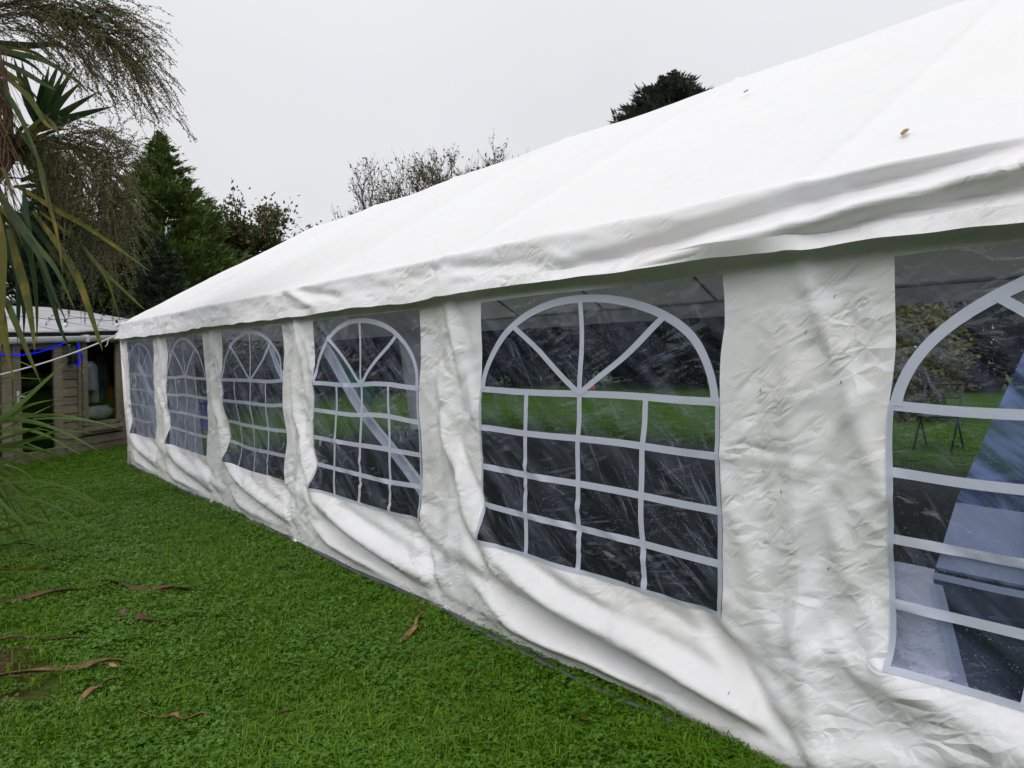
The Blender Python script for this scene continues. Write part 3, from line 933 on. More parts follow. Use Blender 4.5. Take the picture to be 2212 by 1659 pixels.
def valance_grid(side, top):
    """cloth turning over the eave bar and hanging below it"""
    ze = ZE if side < 0 else ZE2
    drop = 0.215
    q = np.linspace(0, 1, 20)
    out = [top]
    Yc = top[:, 1]
    Zt = top[:, 2]
    Xt = top[:, 0]
    sgn = side
    for u in q[1:]:
        a = min(1.0, u/0.22)
        # round over
        x = Xt + sgn*(0.085*math.sin(a*math.pi/2))
        z = Zt - 0.035*(1-math.cos(a*math.pi/2)) - max(0, u-0.22)/0.78*drop
        zz = np.full(Yc.shape, (0.5-u)*0.44)
        o = 0.014*fbm(Yc*1.5, zz*3+2, 3)
        for c_ in vcr:
            o = o + crease(Yc, zz, *c_)
        zr_ = np.full(Yc.shape, 2.04-0.24*u)
        # broad drag folds in the bay nearest the camera
        o = o + soft_fold(Yc, zr_, 2.0, 1.845, 0.2, 2.02, -0.060, 0.028)
        o = o + soft_fold(Yc, zr_, 1.7, 1.800, -0.2, 1.985, 0.048, 0.030)
        o = o + soft_fold(Yc, zr_, 1.0, 1.835, 0.0, 1.925, -0.036, 0.020)
        o = o + soft_fold(Yc, zr_, 3.2, 1.95, 2.2, 1.86, -0.02, 0.03)
        o = o + soft_fold(Yc, zr_, 5.25, 2.02, 4.6, 1.84, 0.03, 0.03) + soft_fold(Yc, zr_, 5.0, 1.98, 4.3, 1.88, -0.03, 0.025)
        o = o*sstep(0.0, 0.35, u)
        z = z + u*(0.010*vnoise(Yc*1.4+4, Yc*0) + 0.006*vnoise(Yc*5, Yc*0))
        out.append(np.stack([x+sgn*(o+0.02*u+0.045*u*u), Yc, z], -1))
    return np.stack(out, 1)
for side in (-1, 1):
    G = slope(side)
    F = grid_faces(len(ya), G.shape[1])
    o = obj('roof_sheet', G.reshape(-1, 3), F if side > 0 else F[:, ::-1], M['roof'], marquee, True)
    Gv = valance_grid(side, G[:, -1, :])
    F = grid_faces(len(ya), Gv.shape[1])
    vo_ = obj('valance', Gv.reshape(-1, 3), F if side > 0 else F[:, ::-1], M['valance'], marquee, True)
    if side < 0:
        vo_['label'] = 'creased white valance hanging along the eave above the windows'
        # doubled hem along the lower edge
        H = np.stack([Gv[:, -4, :], Gv[:, -1, :]], 1)
        H[..., 0] -= 0.006; H[:, 1, 2] -= 0.006
        obj('hem', H.reshape(-1, 3), grid_faces(len(ya), 2)[:, ::-1], M['valance'], vo_, True)

# gable ends: triangle of cloth, rounded edge and hanging valance
def gable(yg, outw, name):
    n = 40
    xs_ = np.linspace(0.0, 6.0, n)
    top = np.where(xs_ < XR, ZE+0.02+(ZR-ZE-0.03)*xs_/XR, ZR+(ZE2-ZR)*(xs_-XR)/XR)
    bot = np.where(xs_ < XR, ZE-0.2+0*xs_, ZE-0.2+(ZE2-ZE)*(xs_-XR)/XR)
    rows = []
    for u in np.linspace(0, 1, 14):
        z = top + (bot-top)*u
        rows.append(np.stack([xs_-0.03*(xs_ < 0.1), np.full(n, yg+outw*(0.03+0.02*math.sin(u*3))) + 0.01*fbm(xs_*2, z*2), z], -1))
    G = np.stack(rows, 1)
    return obj(name, G.reshape(-1, 3), grid_faces(n, 14), M['valance'], marquee, True)
gable(L_FAR, 1, 'gable_sheet')
gable(L_NEAR, -1, 'gable_sheet')
# end-wall cloth: a drawn-back curtain at the far end, a full wall at the near end
def end_wall(yg, x0, x1, label):
    xs_ = np.linspace(x0, x1, max(12, int((x1-x0)/0.05))); zs_ = np.linspace(0.02, 1.95, 40)
    gx, gz2 = np.meshgrid(xs_, zs_, indexing='ij')
    y = yg + 0.03*np.sin(gx*9+gz2)*(x1-x0 < 2) + 0.02*fbm(gx*2, gz2*1.5) - (0.25*np.clip(1.75-gz2, 0, 2) if yg > 5 else 0.0)
    o = obj('end_wall', np.stack([gx, y, gz2+ground_z(gx, y*1.0)], -1).reshape(-1, 3), grid_faces(len(xs_), len(zs_)), M['wall'], marquee, True)
    o['label'] = label
end_wall(L_FAR-0.02, 0.02, 0.95, 'white end wall curtain at the far corner')
end_wall(L_FAR-0.02, 4.6, 5.95, 'white end wall curtain on the far side')
end_wall(L_NEAR+0.02, 0.02, 5.95, 'white end wall at the near end')

# ---- steel frame
def tube(name, pts, r, mat, parent, n=10):
    b = MB(); b.tube(pts, r, n); return b.build(name, mat, parent, True)
for ys_ in SEAMS:
    tube('leg', [(0.07, ys_-(0.46 if ys_ > 11 else 0.0), 0.0), (0.07, ys_, ZE-0.02)], 0.019, M['steel'], marquee)
    if ys_ > 9.5 or ys_ < 4:     # the far side is a clear span
        tube('leg', [(5.93, ys_, 0.2), (5.93, ys_, ZE2-0.02)], 0.019, M['steel'], marquee)
    tube('rafter', [(0.07, ys_, ZE-0.02), (XR, ys_, ZR-0.05)], 0.019, M['steel'], marquee)
    tube('rafter', [(XR, ys_, ZR-0.05), (5.93, ys_, ZE2-0.02)], 0.019, M['steel'], marquee)
tube('eave_bar', [(0.07, L_NEAR, ZE-0.03), (0.07, L_FAR, ZE-0.03)], 0.019, M['steel'], marquee)
tube('eave_bar', [(5.93, L_NEAR, ZE2-0.03), (5.93, L_FAR, ZE2-0.03)], 0.019, M['steel'], marquee)
tube('ridge_bar', [(XR, L_NEAR, ZR-0.06), (XR, L_FAR, ZR-0.06)], 0.019, M['steel'], marquee)
for k in range(6):
    ya_, yb_ = SEAMS[k+1], SEAMS[k]-(0.5 if k == 0 else 0.0)
    n = 12
    t = np.linspace(0, 1, n)
    # the base tube shows below the hem, kicked out where the cloth lifts
    kick = -0.035-0.05*np.sin(math.pi*t)-(0.03 if k >= 4 else 0.0)
    tube('base_tube', [(kx, yy, 0.024+0.004*math.sin(9*yy)) for kx, yy in zip(kick, ya_+(yb_-ya_)*t)], 0.0185, M['steel_dark'], marquee)
    b = MB(); b.tube([(0.02, ya_, 0.03), (-0.06, ya_, 0.03)], 0.024, 10); b.tube([(-0.055, ya_-0.05, 0.026), (-0.055, ya_+0.05, 0.026)], 0.0225, 10)
    b.build('tube_joint', M['steel'], marquee, True)
b = MB(); b.box((-0.065, L_FAR-0.55, 0.0), (0.07, 0, 0), (0, 0.10, 0), (0, 0, 0.22), 0.012)
b.build('corner_weight', M['cream_block'], marquee)
# white corner leg sleeve that shows at the far corner
tube('corner_sleeve', [(-0.005, L_FAR-0.47, 0.05), (-0.012, L_FAR-0.25, 0.9), (-0.005, L_FAR-0.03, 1.88)], 0.040, M['valance'], marquee, 14)
# ================================================================== INSIDE AND BEYOND THE MARQUEE
# diagonal white straps hanging inside the wall
def sash(name, a, b, w, mat, label, cat, group=None, sag=0.03):
    a = np.array(a, float); b = np.array(b, float)
    n = 24; t = np.linspace(0, 1, n)
    c = a+(b-a)*t[:, None]
    c[:, 2] -= sag*np.sin(math.pi*t); c[:, 0] += 0.015*np.sin(t*9)
    d = (b-a)/np.linalg.norm(b-a)
    nn = np.cross(d, [1, 0, 0]); nn /= np.linalg.norm(nn)
    rows = []
    for q, dx in ((-0.5, 0.0), (-0.2, 0.008), (0.2, 0.006), (0.5, 0.0), (0.5, 0.012), (-0.5, 0.012)):
        p = c+nn*(w*q*(1+0.12*np.sin(t*7+q)))[:, None]; p[:, 0] += dx; rows.append(p)
    G = np.stack(rows+[rows[0]], 1)
    return tag(obj(name, G.reshape(-1, 3), grid_faces(n, 7), mat, None, True), label, cat, group)
M['strap'] = simple_mat('white_webbing', (0.78, 0.77, 0.74), 0.6, 0.3, 0, 0.06, 12)
M['green_cloth'] = simple_mat('green_cloth', (0.03, 0.16, 0.09), 0.7, 0.2, 0, 0.2, 9)
sash('bracing_strap', (0.07, 5.02, 1.70), (0.07, 3.42, 0.58), 0.095, M['strap'], 'broad white strap running diagonally behind the fourth window from the far end', 'strap', 'bracing straps inside the marquee')
sash('green_sash', (0.11, 5.02, 1.64), (0.11, 4.15, 1.17), 0.13, M['green_cloth'], 'green cloth sash hanging beside the diagonal white strap', 'cloth')
sash('bracing_strap', (0.07, 6.05, 1.74), (0.07, 5.15, 1.04), 0.07, M['strap'], 'white strap running diagonally behind the third window from the far end', 'strap', 'bracing straps inside the marquee')
sash('bracing_strap', (0.07, 10.55, 1.42), (0.07, 9.20, 0.80), 0.075, M['strap'], 'white strap running diagonally behind the farthest window', 'strap', 'bracing straps inside the marquee')

# the loose inner panel that hangs behind the nearest window
lp = empty('loose_wall_panel', (0.04, 0.5, 0.03), 'loose white panel with a bluish window hanging inside behind the nearest window', 'wall panel')
def hang(name, left, right, z0, z1, mat, x=0.012, step=0.02):
    """cloth between two y(z) edges given as lists of (z, y)"""
    zs_ = np.arange(z0, z1+1e-6, step)
    le = np.interp(zs_, [p[0] for p in left], [p[1] for p in left]); ri = np.interp(zs_, [p[0] for p in right], [p[1] for p in right])
    n = max(6, int(abs(le-ri).max()/0.025)); q = np.linspace(0, 1, n)
    Y = le[:, None]+(ri-le)[:, None]*q; Z = np.repeat(zs_[:, None], n, 1)
    X = x + 0.006*np.sin(Y*14+Z*5) + 0.006*fbm(Y*3, Z*3, 2)
    return obj(name, np.stack([X, Y, Z], -1).reshape(-1, 3), grid_faces(len(zs_), n), mat, lp, True)
kf = 0.927
sc_ = lambda l: [(z, y*kf) for z, y in l]
edge_l = sc_([(0.03, 0.88), (0.30, 0.872), (0.77, 0.93), (0.80, 0.78)])
win_l = [(0.03, 0.55), (0.32, 0.60), (0.76, 0.725), (0.80, 0.715), (0.84, 0.70), (1.01, 0.665), (1.47, 0.485), (1.85, 0.34)]
hang('panel_cloth', edge_l, sc_(win_l), 0.03, 0.80, M['wall'])
hang('panel_cloth', sc_([(0.03, 0.545), (0.34, 0.595)]), [(0.03, -0.4), (0.34, -0.4)], 0.03, 0.34, M['wall'])
hang('panel_window', sc_([(z, y-0.004) for z, y in win_l]), [(0.3, -0.4), (1.85, -0.4)], 0.36, 0.77, M['film_navy'])
hang('panel_drape', sc_([(z, y-0.004) for z, y in win_l]), [(0.3, -0.4), (1.85, -0.4)], 0.79, 1.85, M['film_blue'])
hang('panel_cloth', sc_([(0.80, 0.712), (1.0, 0.66)]), sc_([(0.80, 0.30), (1.0, 0.42)]), 0.80, 1.0, M['welt'], 0.0)
hang('panel_edge', sc_([(0.33, 0.615), (0.76, 0.735)]), sc_([(0.33, 0.575), (0.76, 0.695)]), 0.33, 0.76, M['welt'], 0.0)
hang('panel_edge', sc_([(0.76, 0.72), (0.80, 0.715)]), sc_([(0.76, 0.30), (0.80, 0.30)]), 0.765, 0.80, M['welt'], -0.004)
b = MB()
for r0, r1 in ((0.006, 0.013),):
    n = 16; V = []; F = []
    for i in range(n):
        a = 2*math.pi*i/n
        for r_, xo in ((r0, -0.003), (r1, -0.003), (r1, 0.0), (r0, 0.0)):
            V.append((-0.006+xo, 0.79+r_*math.cos(a), 0.33+r_*math.sin(a)))
    for i in range(n):
        j = (i+1) % n
        for q in range(4):
            F.append((i*4+q, j*4+q, j*4+(q+1) % 4, i*4+(q+1) % 4))
    b.add(V, F)
b.build('eyelet', M['steel_dark'], lp, True)

# black folding chair on the lawn beyond the open far side
ch = empty('folding_chair', (8.0, 3.0, float(ground_z(8, 3))), 'black metal folding chair on the lawn beyond the marquee', 'chair')
gz0 = float(ground_z(8, 3))
def cpt(x, y, z): return (8.0+x, 3.0+y, gz0+z)
for sy in (-0.22, 0.22):
    tube('leg', [cpt(-0.25, sy, 0), cpt(0.05, sy, 0.45), cpt(0.22, sy, 0.9)], 0.013, M['black_plastic'], ch)
    tube('leg', [cpt(0.28, sy, 0), cpt(-0.02, sy, 0.46)], 0.013, M['black_plastic'], ch)
b = MB(); b.box(cpt(-0.22, -0.21, 0.44), (0.40, 0, 0), (0, 0.42, 0), (0, 0, 0.03), 0.01); b.build('seat', M['black_plastic'], ch)
tube('back_rail', [cpt(0.21, -0.22, 0.88), cpt(0.21, 0.22, 0.88)], 0.012, M['black_plastic'], ch)
tube('back_rail', [cpt(0.15, -0.22, 0.70), cpt(0.15, 0.22, 0.70)], 0.012, M['black_plastic'], ch)

# blue storage box beyond the far end, pink ball on the far lawn
M['blue_box'] = simple_mat('blue_box_plastic', (0.03, 0.05, 0.28), 0.5, 0.4, 0, 0.15, 6)
bb = empty('storage_box', (2.2, 14.6, float(ground_z(2.2, 14.6))), 'blue storage box seen through the second window from the far end', 'box')
z0 = float(ground_z(2.2, 14.6))
b = MB(); b.box((1.85, 14.4, z0), (0.7, 0, 0), (0, 0.45, 0), (0, 0, 0.55), 0.02); b.build('tub', M['blue_box'], bb)
b = MB(); b.box((1.82, 14.37, z0+0.55), (0.76, 0, 0), (0, 0.51, 0), (0, 0, 0.05), 0.015); b.build('lid', M['blue_box'], bb)
n, mN = 16, 10
V = []; F = []
pz = float(ground_z(17.6, 17.8))
for i in range(mN+1):
    for j_ in range(n):
        a, p_ = 2*math.pi*j_/n, math.pi*i/mN
        V.append((17.6+0.14*math.sin(p_)*math.cos(a), 17.8+0.14*math.sin(p_)*math.sin(a), pz+0.14+0.14*math.cos(p_)))
F = [(i*n+j_, (i+1)*n+j_, (i+1)*n+(j_+1) % n, i*n+(j_+1) % n) for i in range(mN) for j_ in range(n)]
M['pink'] = simple_mat('pink_ball_rubber', (0.62, 0.10, 0.12), 0.5, 0.4, 0, 0.1, 8)
tag(obj('ball', V, F, M['pink'], None, True), 'small pink ball on the far lawn, seen through the large window', 'ball')

# ================================================================== SHED
SO = np.array([-1.41, 11.64, 0.0]); SE = np.array([0.712, 0.702, 0.0]); SN = np.array([0.702, -0.712, 0.0])
def sp(s, z, o=0.0): return SO+SE*s+SN*o+np.array([0, 0, z])
shed = empty('garden_shed', tuple(sp(1.2, 0)), 'weathered wooden garden shed with glazed doors behind the far end of the marquee', 'shed')
SM = np.stack([SE, SN, [0, 0, 1]])
def sbox(name, s0, s1, z0, z1, o0, o1, mat, parent=shed, bev=0.006):
    b = MB(); b.box(sp(s0, z0, o0), SE*(s1-s0), SN*(o1-o0), (0, 0, z1-z0), bev)
    return b.build(name, mat, parent)
# shell behind the cladding: side, back, floor, inner lining
shell = MB()
for (s0, s1, o0, o1, z0, z1) in ((-1.9, 4.0, -2.6, -2.5, -0.05, 2.2), (-1.9, -1.85, -2.5, -0.05, -0.05, 1.8), (3.95, 4.0, -2.5, -0.05, -0.05, 1.8), (-1.85, 3.95, -2.5, -0.05, -0.05, 0.05)):
    shell.box(sp(s0, z0, o0), SE*(s1-s0), SN*(o1-o0), (0, 0, z1-z0))
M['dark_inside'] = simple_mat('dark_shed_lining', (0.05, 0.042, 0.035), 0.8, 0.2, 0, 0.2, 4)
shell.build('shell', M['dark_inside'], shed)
# cladding boards, one by one (spans along the front, heights)
PH = 0.135
def boards(s0, s1, z0, z1):
    z = z0
    while z < z1-0.02:
        h = min(PH, z1-z)
        ds = random.uniform(-0.004, 0.004)
        b = MB()
        # shiplap: lower lip stands proud of the upper edge
        a = 0.0+ds; V = []
        for s in (s0, s1):
            V += [sp(s, z, -0.03), sp(s, z, a+0.002), sp(s, z+0.012, a+0.008), sp(s, z+h-0.010, a-0.004), sp(s, z+h-0.002, a-0.012), sp(s, z+h-0.002, -0.03)]
        F = [(i, i+1, i+7, i+6) for i in range(5)]+[(5, 0, 6, 11), (5, 4, 3, 2, 1, 0), (6, 7, 8, 9, 10, 11)]
        b.add(V, F); b.build('cladding_board', M['plank'], shed)
        z += PH
boards(1.20, 1.53, -0.03, 1.72)
boards(2.62, 4.0, -0.03, 1.9)
boards(1.53, 2.62, -0.03, 0.26)
boards(1.20, 2.62, 1.80, 1.84)
boards(-1.9, -0.85, -0.03, 1.75)
# double doors
def door(s0, s1, hs_, parent_label, handle_side):
    d = sbox('door_leaf', s0, s0+0.145, 0.02, 1.74, -0.02, 0.03, M['trim_wood'], shed)
    d['label'] = parent_label
    sbox('stile', s1-0.17, s1, 0.02, 1.74, -0.02, 0.03, M['trim_wood'], d)
    sbox('top_rail', s0+0.147, s1-0.172, 1.64, 1.74, -0.018, 0.028, M['trim_wood'], d)
    sbox('bottom_rail', s0+0.147, s1-0.172, 0.02, 0.14, -0.018, 0.028, M['trim_wood'], d)
    sbox('pane', s0+0.147, s1-0.172, 0.142, 1.638, 0.0, 0.006, M['glass'], d, 0)
    if handle_side:
        sbox('handle_plate', handle_side-0.022, handle_side+0.022, 0.83, 1.04, 0.03, 0.04, M['white_plastic'], d)
        b = MB(); b.tube([sp(handle_side, 0.965, 0.04), sp(handle_side, 0.965, 0.075), sp(handle_side+0.02, 0.965, 0.08), sp(handle_side+0.15, 0.963, 0.08)], 0.009, 8)
        b.build('handle', M['white_plastic'], d, True)
door(0.225, 1.18, 0, 'right door leaf with white lever handle', 0.30)
door(-0.82, 0.205, 0, 'left door leaf', None)
sbox('threshold', -0.82, 1.18, -0.05, 0.018, -0.02, 0.07, M['trim_wood'])
sbox('door_head', -0.82, 1.18, 1.742, 1.80, -0.02, 0.02, M['trim_wood'])
# casement window
w = sbox('window', 1.535, 1.60, 0.26, 1.80, -0.02, 0.025, M['trim_wood'], shed)
sbox('casing', 2.53, 2.615, 0.26, 1.80, -0.02, 0.025, M['trim_wood'], w)
sbox('casing', 1.602, 2.528, 1.79, 1.83, -0.02, 0.023, M['trim_wood'], w)
sbox('sash_frame', 1.62, 1.73, 0.42, 1.785, -0.012, 0.04, M['trim_wood'], w)
sbox('sash_frame', 2.44, 2.52, 0.42, 1.785, -0.012, 0.04, M['trim_wood'], w)
sbox('sash_frame', 1.732, 2.438, 0.40, 0.475, -0.012, 0.045, M['trim_wood'], w)
sbox('pane', 1.732, 2.438, 0.477, 1.785, 0.01, 0.015, M['glass'], w, 0)
sbox('sill', 1.56, 2.60, 0.325, 0.395, -0.02, 0.075, M['trim_wood'], w)
sbox('apron', 1.602, 2.528, 0.265, 0.323, -0.02, 0.012, M['trim_wood'], w)
for z in (1.62, 1.30, 0.62):
    sbox('hinge', 1.602, 1.624, z-0.04, z+0.04, 0.02, 0.045, M['steel'], w)
# eaves: fascia, gutter, roof (all rise a little to the right)
def srise(s): return (s-0.05)*0.054
def sloped(name, s0, s1, z0, z1, o0, o1, mat, parent=shed):
    V = []
    for s in (s0, s1):
        for (o, z) in ((o0, z0), (o1, z0), (o1, z1), (o0, z1)):
            V.append(sp(s, z+srise(s), o))
    F = [(0, 1, 2, 3), (7, 6, 5, 4), (0, 4, 5, 1), (1, 5, 6, 2), (2, 6, 7, 3), (3, 7, 4, 0)]
    b = MB(); b.add(V, F); return b.build(name, mat, parent)
sloped('fascia_board', -2.0, 4.1, 1.775, 1.855, -0.02, 0.10, M['fascia'])
sloped('soffit', -2.0, 4.1, 1.752, 1.773, -0.05, 0.12, M['fascia'])
# half round gutter
V = []; F = []
sa = np.linspace(-2.0, 4.1, 10)
prof = [(0.105, 1.800), (0.105, 1.745), (0.12, 1.725), (0.15, 1.715), (0.18, 1.725), (0.20, 1.75), (0.205, 1.795), (0.212, 1.800), (0.212, 1.79), (0.205, 1.745), (0.182, 1.717), (0.15, 1.706), (0.118, 1.716), (0.10, 1.74), (0.10, 1.80)]
for s in sa:
    for o, z in prof: V.append(sp(s, z-0.005+srise(s), o))
np_ = len(prof)
F = [(i*np_+k, (i+1)*np_+k, (i+1)*np_+(k+1) % np_, i*np_+(k+1) % np_) for i in range(len(sa)-1) for k in range(np_)]
g_ = obj('gutter', V, F, M['white_plastic'], shed, True)
for s in (-0.6, 1.52, 3.3):
    b = MB(); b.box(sp(s-0.03, 1.695+srise(s), 0.096), SE*0.06, SN*0.122, (0, 0, 0.115), 0.006); b.build('gutter_bracket', M['white_plastic'], g_)
# roof of grey felt: pitched back from the eaves with a hipped right end
ns, no_ = 62, 22
S_, O_ = np.meshgrid(np.linspace(-2.1, 5.6, ns), np.linspace(0.16, -2.7, no_), indexing='ij')
Zr_ = 1.875+srise(np.clip(S_, -2.1, 4.1))+np.minimum((0.16-O_)*0.21, 0.45)
Zr_ = np.minimum(Zr_, 2.62-0.13*np.clip(S_-2.6, 0, 9)) + 0.012*fbm(S_*1.6, O_*2.0, 3)
Vr = SO+S_[..., None]*SE+O_[..., None]*SN; Vr[..., 2] = Zr_
Vt = np.concatenate([Vr.reshape(-1, 3), Vr.reshape(-1, 3)-np.array([0, 0, 0.018])])
F1 = grid_faces(ns, no_)
rm = np.concatenate([F1[:, ::-1], F1+ns*no_])
rim = [(i*no_, (i+1)*no_, (i+1)*no_+ns*no_, i*no_+ns*no_) for i in range(ns-1)]
roof_s = obj('roof', Vt, np.concatenate([rm, np.array(rim)]), M['felt'], shed, True)
b = MB()
for s in np.arange(-1.7, 5.4, 0.95):       # lap battens of the sheeting
    i = int((s+2.1)/7.7*(ns-1)); q = Vr[i]
    b.tube([p+np.array([0, 0, 0.006]) for p in q[::3]], 0.008, 5)
b.build('lap_seam', M['felt'], roof_s, True)
# outside lamp on the boards
lm = sbox('wall_lamp', 1.31, 1.43, 1.42, 1.58, 0.014, 0.10, M['black_plastic'], shed, 0.012)
sbox('lamp_lens', 1.33, 1.41, 1.44, 1.50, 0.10, 0.106, M['glass'], lm)

# ---- things inside the shed
def cloth_col(c, r=0.8): return simple_mat('garment_cloth', c, r, 0.2, 0, 0.2, 6)
def garment(s, o, ztop, zbot, wid, mat, label):
    """a garment on a hanger: shoulders, sleeves and a hanging fall"""
    n, mz = 14, 16
    V = []
    for i in range(mz):
        u = i/(mz-1); z = ztop+(zbot-ztop)*u
        hw = wid*(0.25+0.75*min(1, u/0.14)**0.6)*(1+0.12*u)
        for k in range(n):
            a = 2*math.pi*k/n
            ripple = 1+0.12*math.sin(5*a+s*7)*u
            V.append(sp(s+hw*0.45*math.cos(a)*ripple, z, o+hw*0.9*math.sin(a)*ripple*0.55))
    F = [(i*n+k, (i+1)*n+k, (i+1)*n+(k+1) % n, i*n+(k+1) % n) for i in range(mz-1) for k in range(n)]
    F += [tuple(range(n)), tuple(range((mz-1)*n, mz*n))[::-1]]
    g = empty('hanging_garment', tuple(sp(s, 0.05, o)), label, 'garment', 'garments hanging inside the shed')
    obj('fall', V, F, mat, g, True)
    b = MB(); b.tube([sp(s, ztop-0.01, o), sp(s, ztop+0.05, o), sp(s+0.015, ztop+0.075, o), sp(s-0.005, ztop+0.085, o)], 0.004, 6); b.build('hanger_hook', M['steel'], g, True)
    return g
rail = MB(); rail.tube([sp(1.25, 1.56, -0.24), sp(2.9, 1.56, -0.24)], 0.012, 8)
for s in (1.3, 2.9): rail.tube([sp(s, 0.05, -0.24), sp(s, 1.56, -0.24)], 0.012, 8)
tag(rail.build('clothes_rail', M['steel_dark'], None, True), 'dark clothes rail standing inside the shed window', 'clothes rail')
garment(2.06, -0.24, 1.48, 0.98, 0.26, cloth_col((0.55, 0.58, 0.62)), 'pale grey garment hanging leftmost in the shed window')
garment(2.21, -0.26, 1.48, 0.76, 0.20, cloth_col((0.38, 0.40, 0.38)), 'grey garment hanging second from the left in the shed window')
garment(2.35, -0.24, 1.48, 0.76, 0.18, cloth_col((0.03, 0.06, 0.10)), 'dark teal garment hanging in the middle of the shed window')
garment(2.47, -0.25, 1.48, 0.84, 0.20, cloth_col((0.09, 0.06, 0.045)), 'dark brown garment hanging beside the orange one in the shed')
garment(2.58, -0.20, 1.06, 0.70, 0.22, cloth_col((0.24, 0.075, 0.025)), 'orange garment hanging lowest at the right of the shed window')
# white sack below the clothes
n, mz = 20, 12
V = []
for i in range(mz):
    p_ = math.pi*i/(mz-1)
    for k in range(n):
        a = 2*math.pi*k/n
        rr_ = 1+0.10*math.sin(3*a+i)+0.05*math.sin(7*a-2*i)
        V.append(sp(2.24+0.46*math.sin(p_)**0.6*math.cos(a)*rr_, 0.595+0.115*math.cos(p_)*rr_, -0.18+0.13*math.sin(p_)**0.6*math.sin(a)*rr_))
F = [(i*n+k, (i+1)*n+k, (i+1)*n+(k+1) % n, i*n+(k+1) % n) for i in range(mz-1) for k in range(n)]
M['sack'] = simple_mat('pale_plastic_sack', (0.62, 0.64, 0.64), 0.35, 0.5, 0, 0.2, 9, 0.6, 0.02)
tag(obj('sack', V, F, M['sack'], None, True), 'pale plastic sack lying on the shelf inside the shed window', 'sack')
sh = MB(); sh.box(sp(1.45, 0.45, -0.5), SE*1.5, SN*0.44, (0, 0, 0.03), 0.004)
for s in (1.5, 2.65): sh.box(sp(s, 0.05, -0.4), SE*0.05, SN*0.05, (0, 0, 0.4), 0.004)
tag(sh.build('shelf', M['dark_inside'], None), 'low dark wooden shelf under the sack inside the shed', 'shelf')
# dark red cabinet and a green bag behind the door glass
cb = empty('cabinet', tuple(sp(0.6, 0.05, -0.6)), 'dark red cabinet behind the glazed shed door', 'cabinet')
M['red_paint'] = simple_mat('dark_red_paint', (0.10, 0.02, 0.018), 0.5, 0.4, 0, 0.15, 5)
b = MB(); b.box(sp(0.35, 0.05, -0.85), SE*0.48, SN*0.4, (0, 0, 0.95), 0.01); b.build('carcass', M['red_paint'], cb)
b = MB(); b.box(sp(0.33, 1.0, -0.87), SE*0.52, SN*0.44, (0, 0, 0.025), 0.006); b.build('top', M['red_paint'], cb)
b = MB(); b.box(sp(0.37, 0.08, -0.448), SE*0.44, SN*0.018, (0, 0, 0.88), 0.006); b.build('cabinet_door', M['red_paint'], cb)

# ---- rope, blue light tube, festoon bulbs
def catenary(a, b_, sag, n=24):
    a = np.array(a, float); b_ = np.array(b_, float); t = np.linspace(0, 1, n)
    p = a+(b_-a)*t[:, None]; p[:, 2] -= sag*4*t*(1-t); return p
rp = catenary((-0.10, L_FAR-0.05, 1.83), (-2.25, 9.35, 1.16), 0.10)
b = MB(); b.tube(rp, 0.010, 7)
b.tube([rp[1]+np.array([0, 0, 0]), rp[1]+np.array([-0.02, -0.03, -0.03]), rp[1]+np.array([-0.03, -0.03, -0.09]), rp[1]+np.array([-0.06, -0.05, -0.12])], 0.007, 6)
b.tube([rp[0], rp[0]+np.array([0.04, 0.04, 0.04]), rp[0]+np.array([0.09, 0.05, 0.08])], 0.012, 7)
tag(b.build('guy_rope', M['rope'], None, True), 'white rope tied to the far corner of the marquee and running left', 'rope')
def ledtube(pts2, label):
    q = np.array([sp(s, z, 0.06+0.01*i % 0.03) for i, (s, z) in enumerate(pts2)])
    t = np.linspace(0, len(q)-1, 40)
    p = np.stack([np.interp(t, np.arange(len(q)), q[:, k]) for k in range(3)], -1)
    for _ in range(4): p[1:-1] = (p[:-2]+2*p[1:-1]+p[2:])/4
    b = MB(); b.tube(p, 0.0095, 8)
    return tag(b.build('led_tube', M['blue_led'], None, True), label, 'light tube', 'lit blue light tubes on the shed')
ledtube([(-0.6, 1.60), (0.08, 1.56), (0.32, 1.55), (0.73, 1.61), (1.0, 1.70), (1.16, 1.75)], 'long lit blue light tube sagging across the shed doors')
ledtube([(1.48, 1.76), (1.49, 1.68), (1.51, 1.55), (1.51, 1.46), (1.47, 1.41), (1.43, 1.405), (1.40, 1.42)], 'short lit blue light tube hanging in a hook beside the shed lamp')
cp = [sp(s, 2.065+srise(s)+0.018*math.sin(s*5.2), 0.13) for s in np.linspace(-2, 4.0, 40)]
b = MB(); b.tube(cp, 0.005, 6); tag(b.build('festoon_cable', M['black_plastic'], None, True), 'black festoon cable along the edge of the shed roof', 'cable')
M['bulb_glass'] = simple_mat('frosted_bulb', (0.82, 0.84, 0.86), 0.25, 0.5, 0, 0.03, 5)
for i, (s, where) in enumerate(((1.13, 'left frosted festoon bulb above the shed gutter'), (2.34, 'right frosted festoon bulb above the shed gutter, close to the marquee corner'), (-0.1, 'frosted festoon bulb above the shed doors, half hidden by leaves'))):
    zt = 2.06+srise(s)
    fb = empty('festoon_bulb', tuple(sp(s, zt-0.13, 0.13)), where, 'bulb', 'festoon bulbs on the shed eaves')
    b = MB(); b.tube([sp(s, zt, 0.13), sp(s, zt-0.02, 0.13), sp(s, zt-0.055, 0.13)], [0.010, 0.019, 0.017], 10); b.build('socket', M['black_plastic'], fb, True)
    b = MB(); b.tube([sp(s, zt-0.055, 0.13), sp(s, zt-0.075, 0.13), sp(s, zt-0.10, 0.13), sp(s, zt-0.125, 0.13), sp(s, zt-0.135, 0.13)], [0.014, 0.024, 0.030, 0.022, 0.006], 12); b.build('bulb', M['bulb_glass'], fb, True)

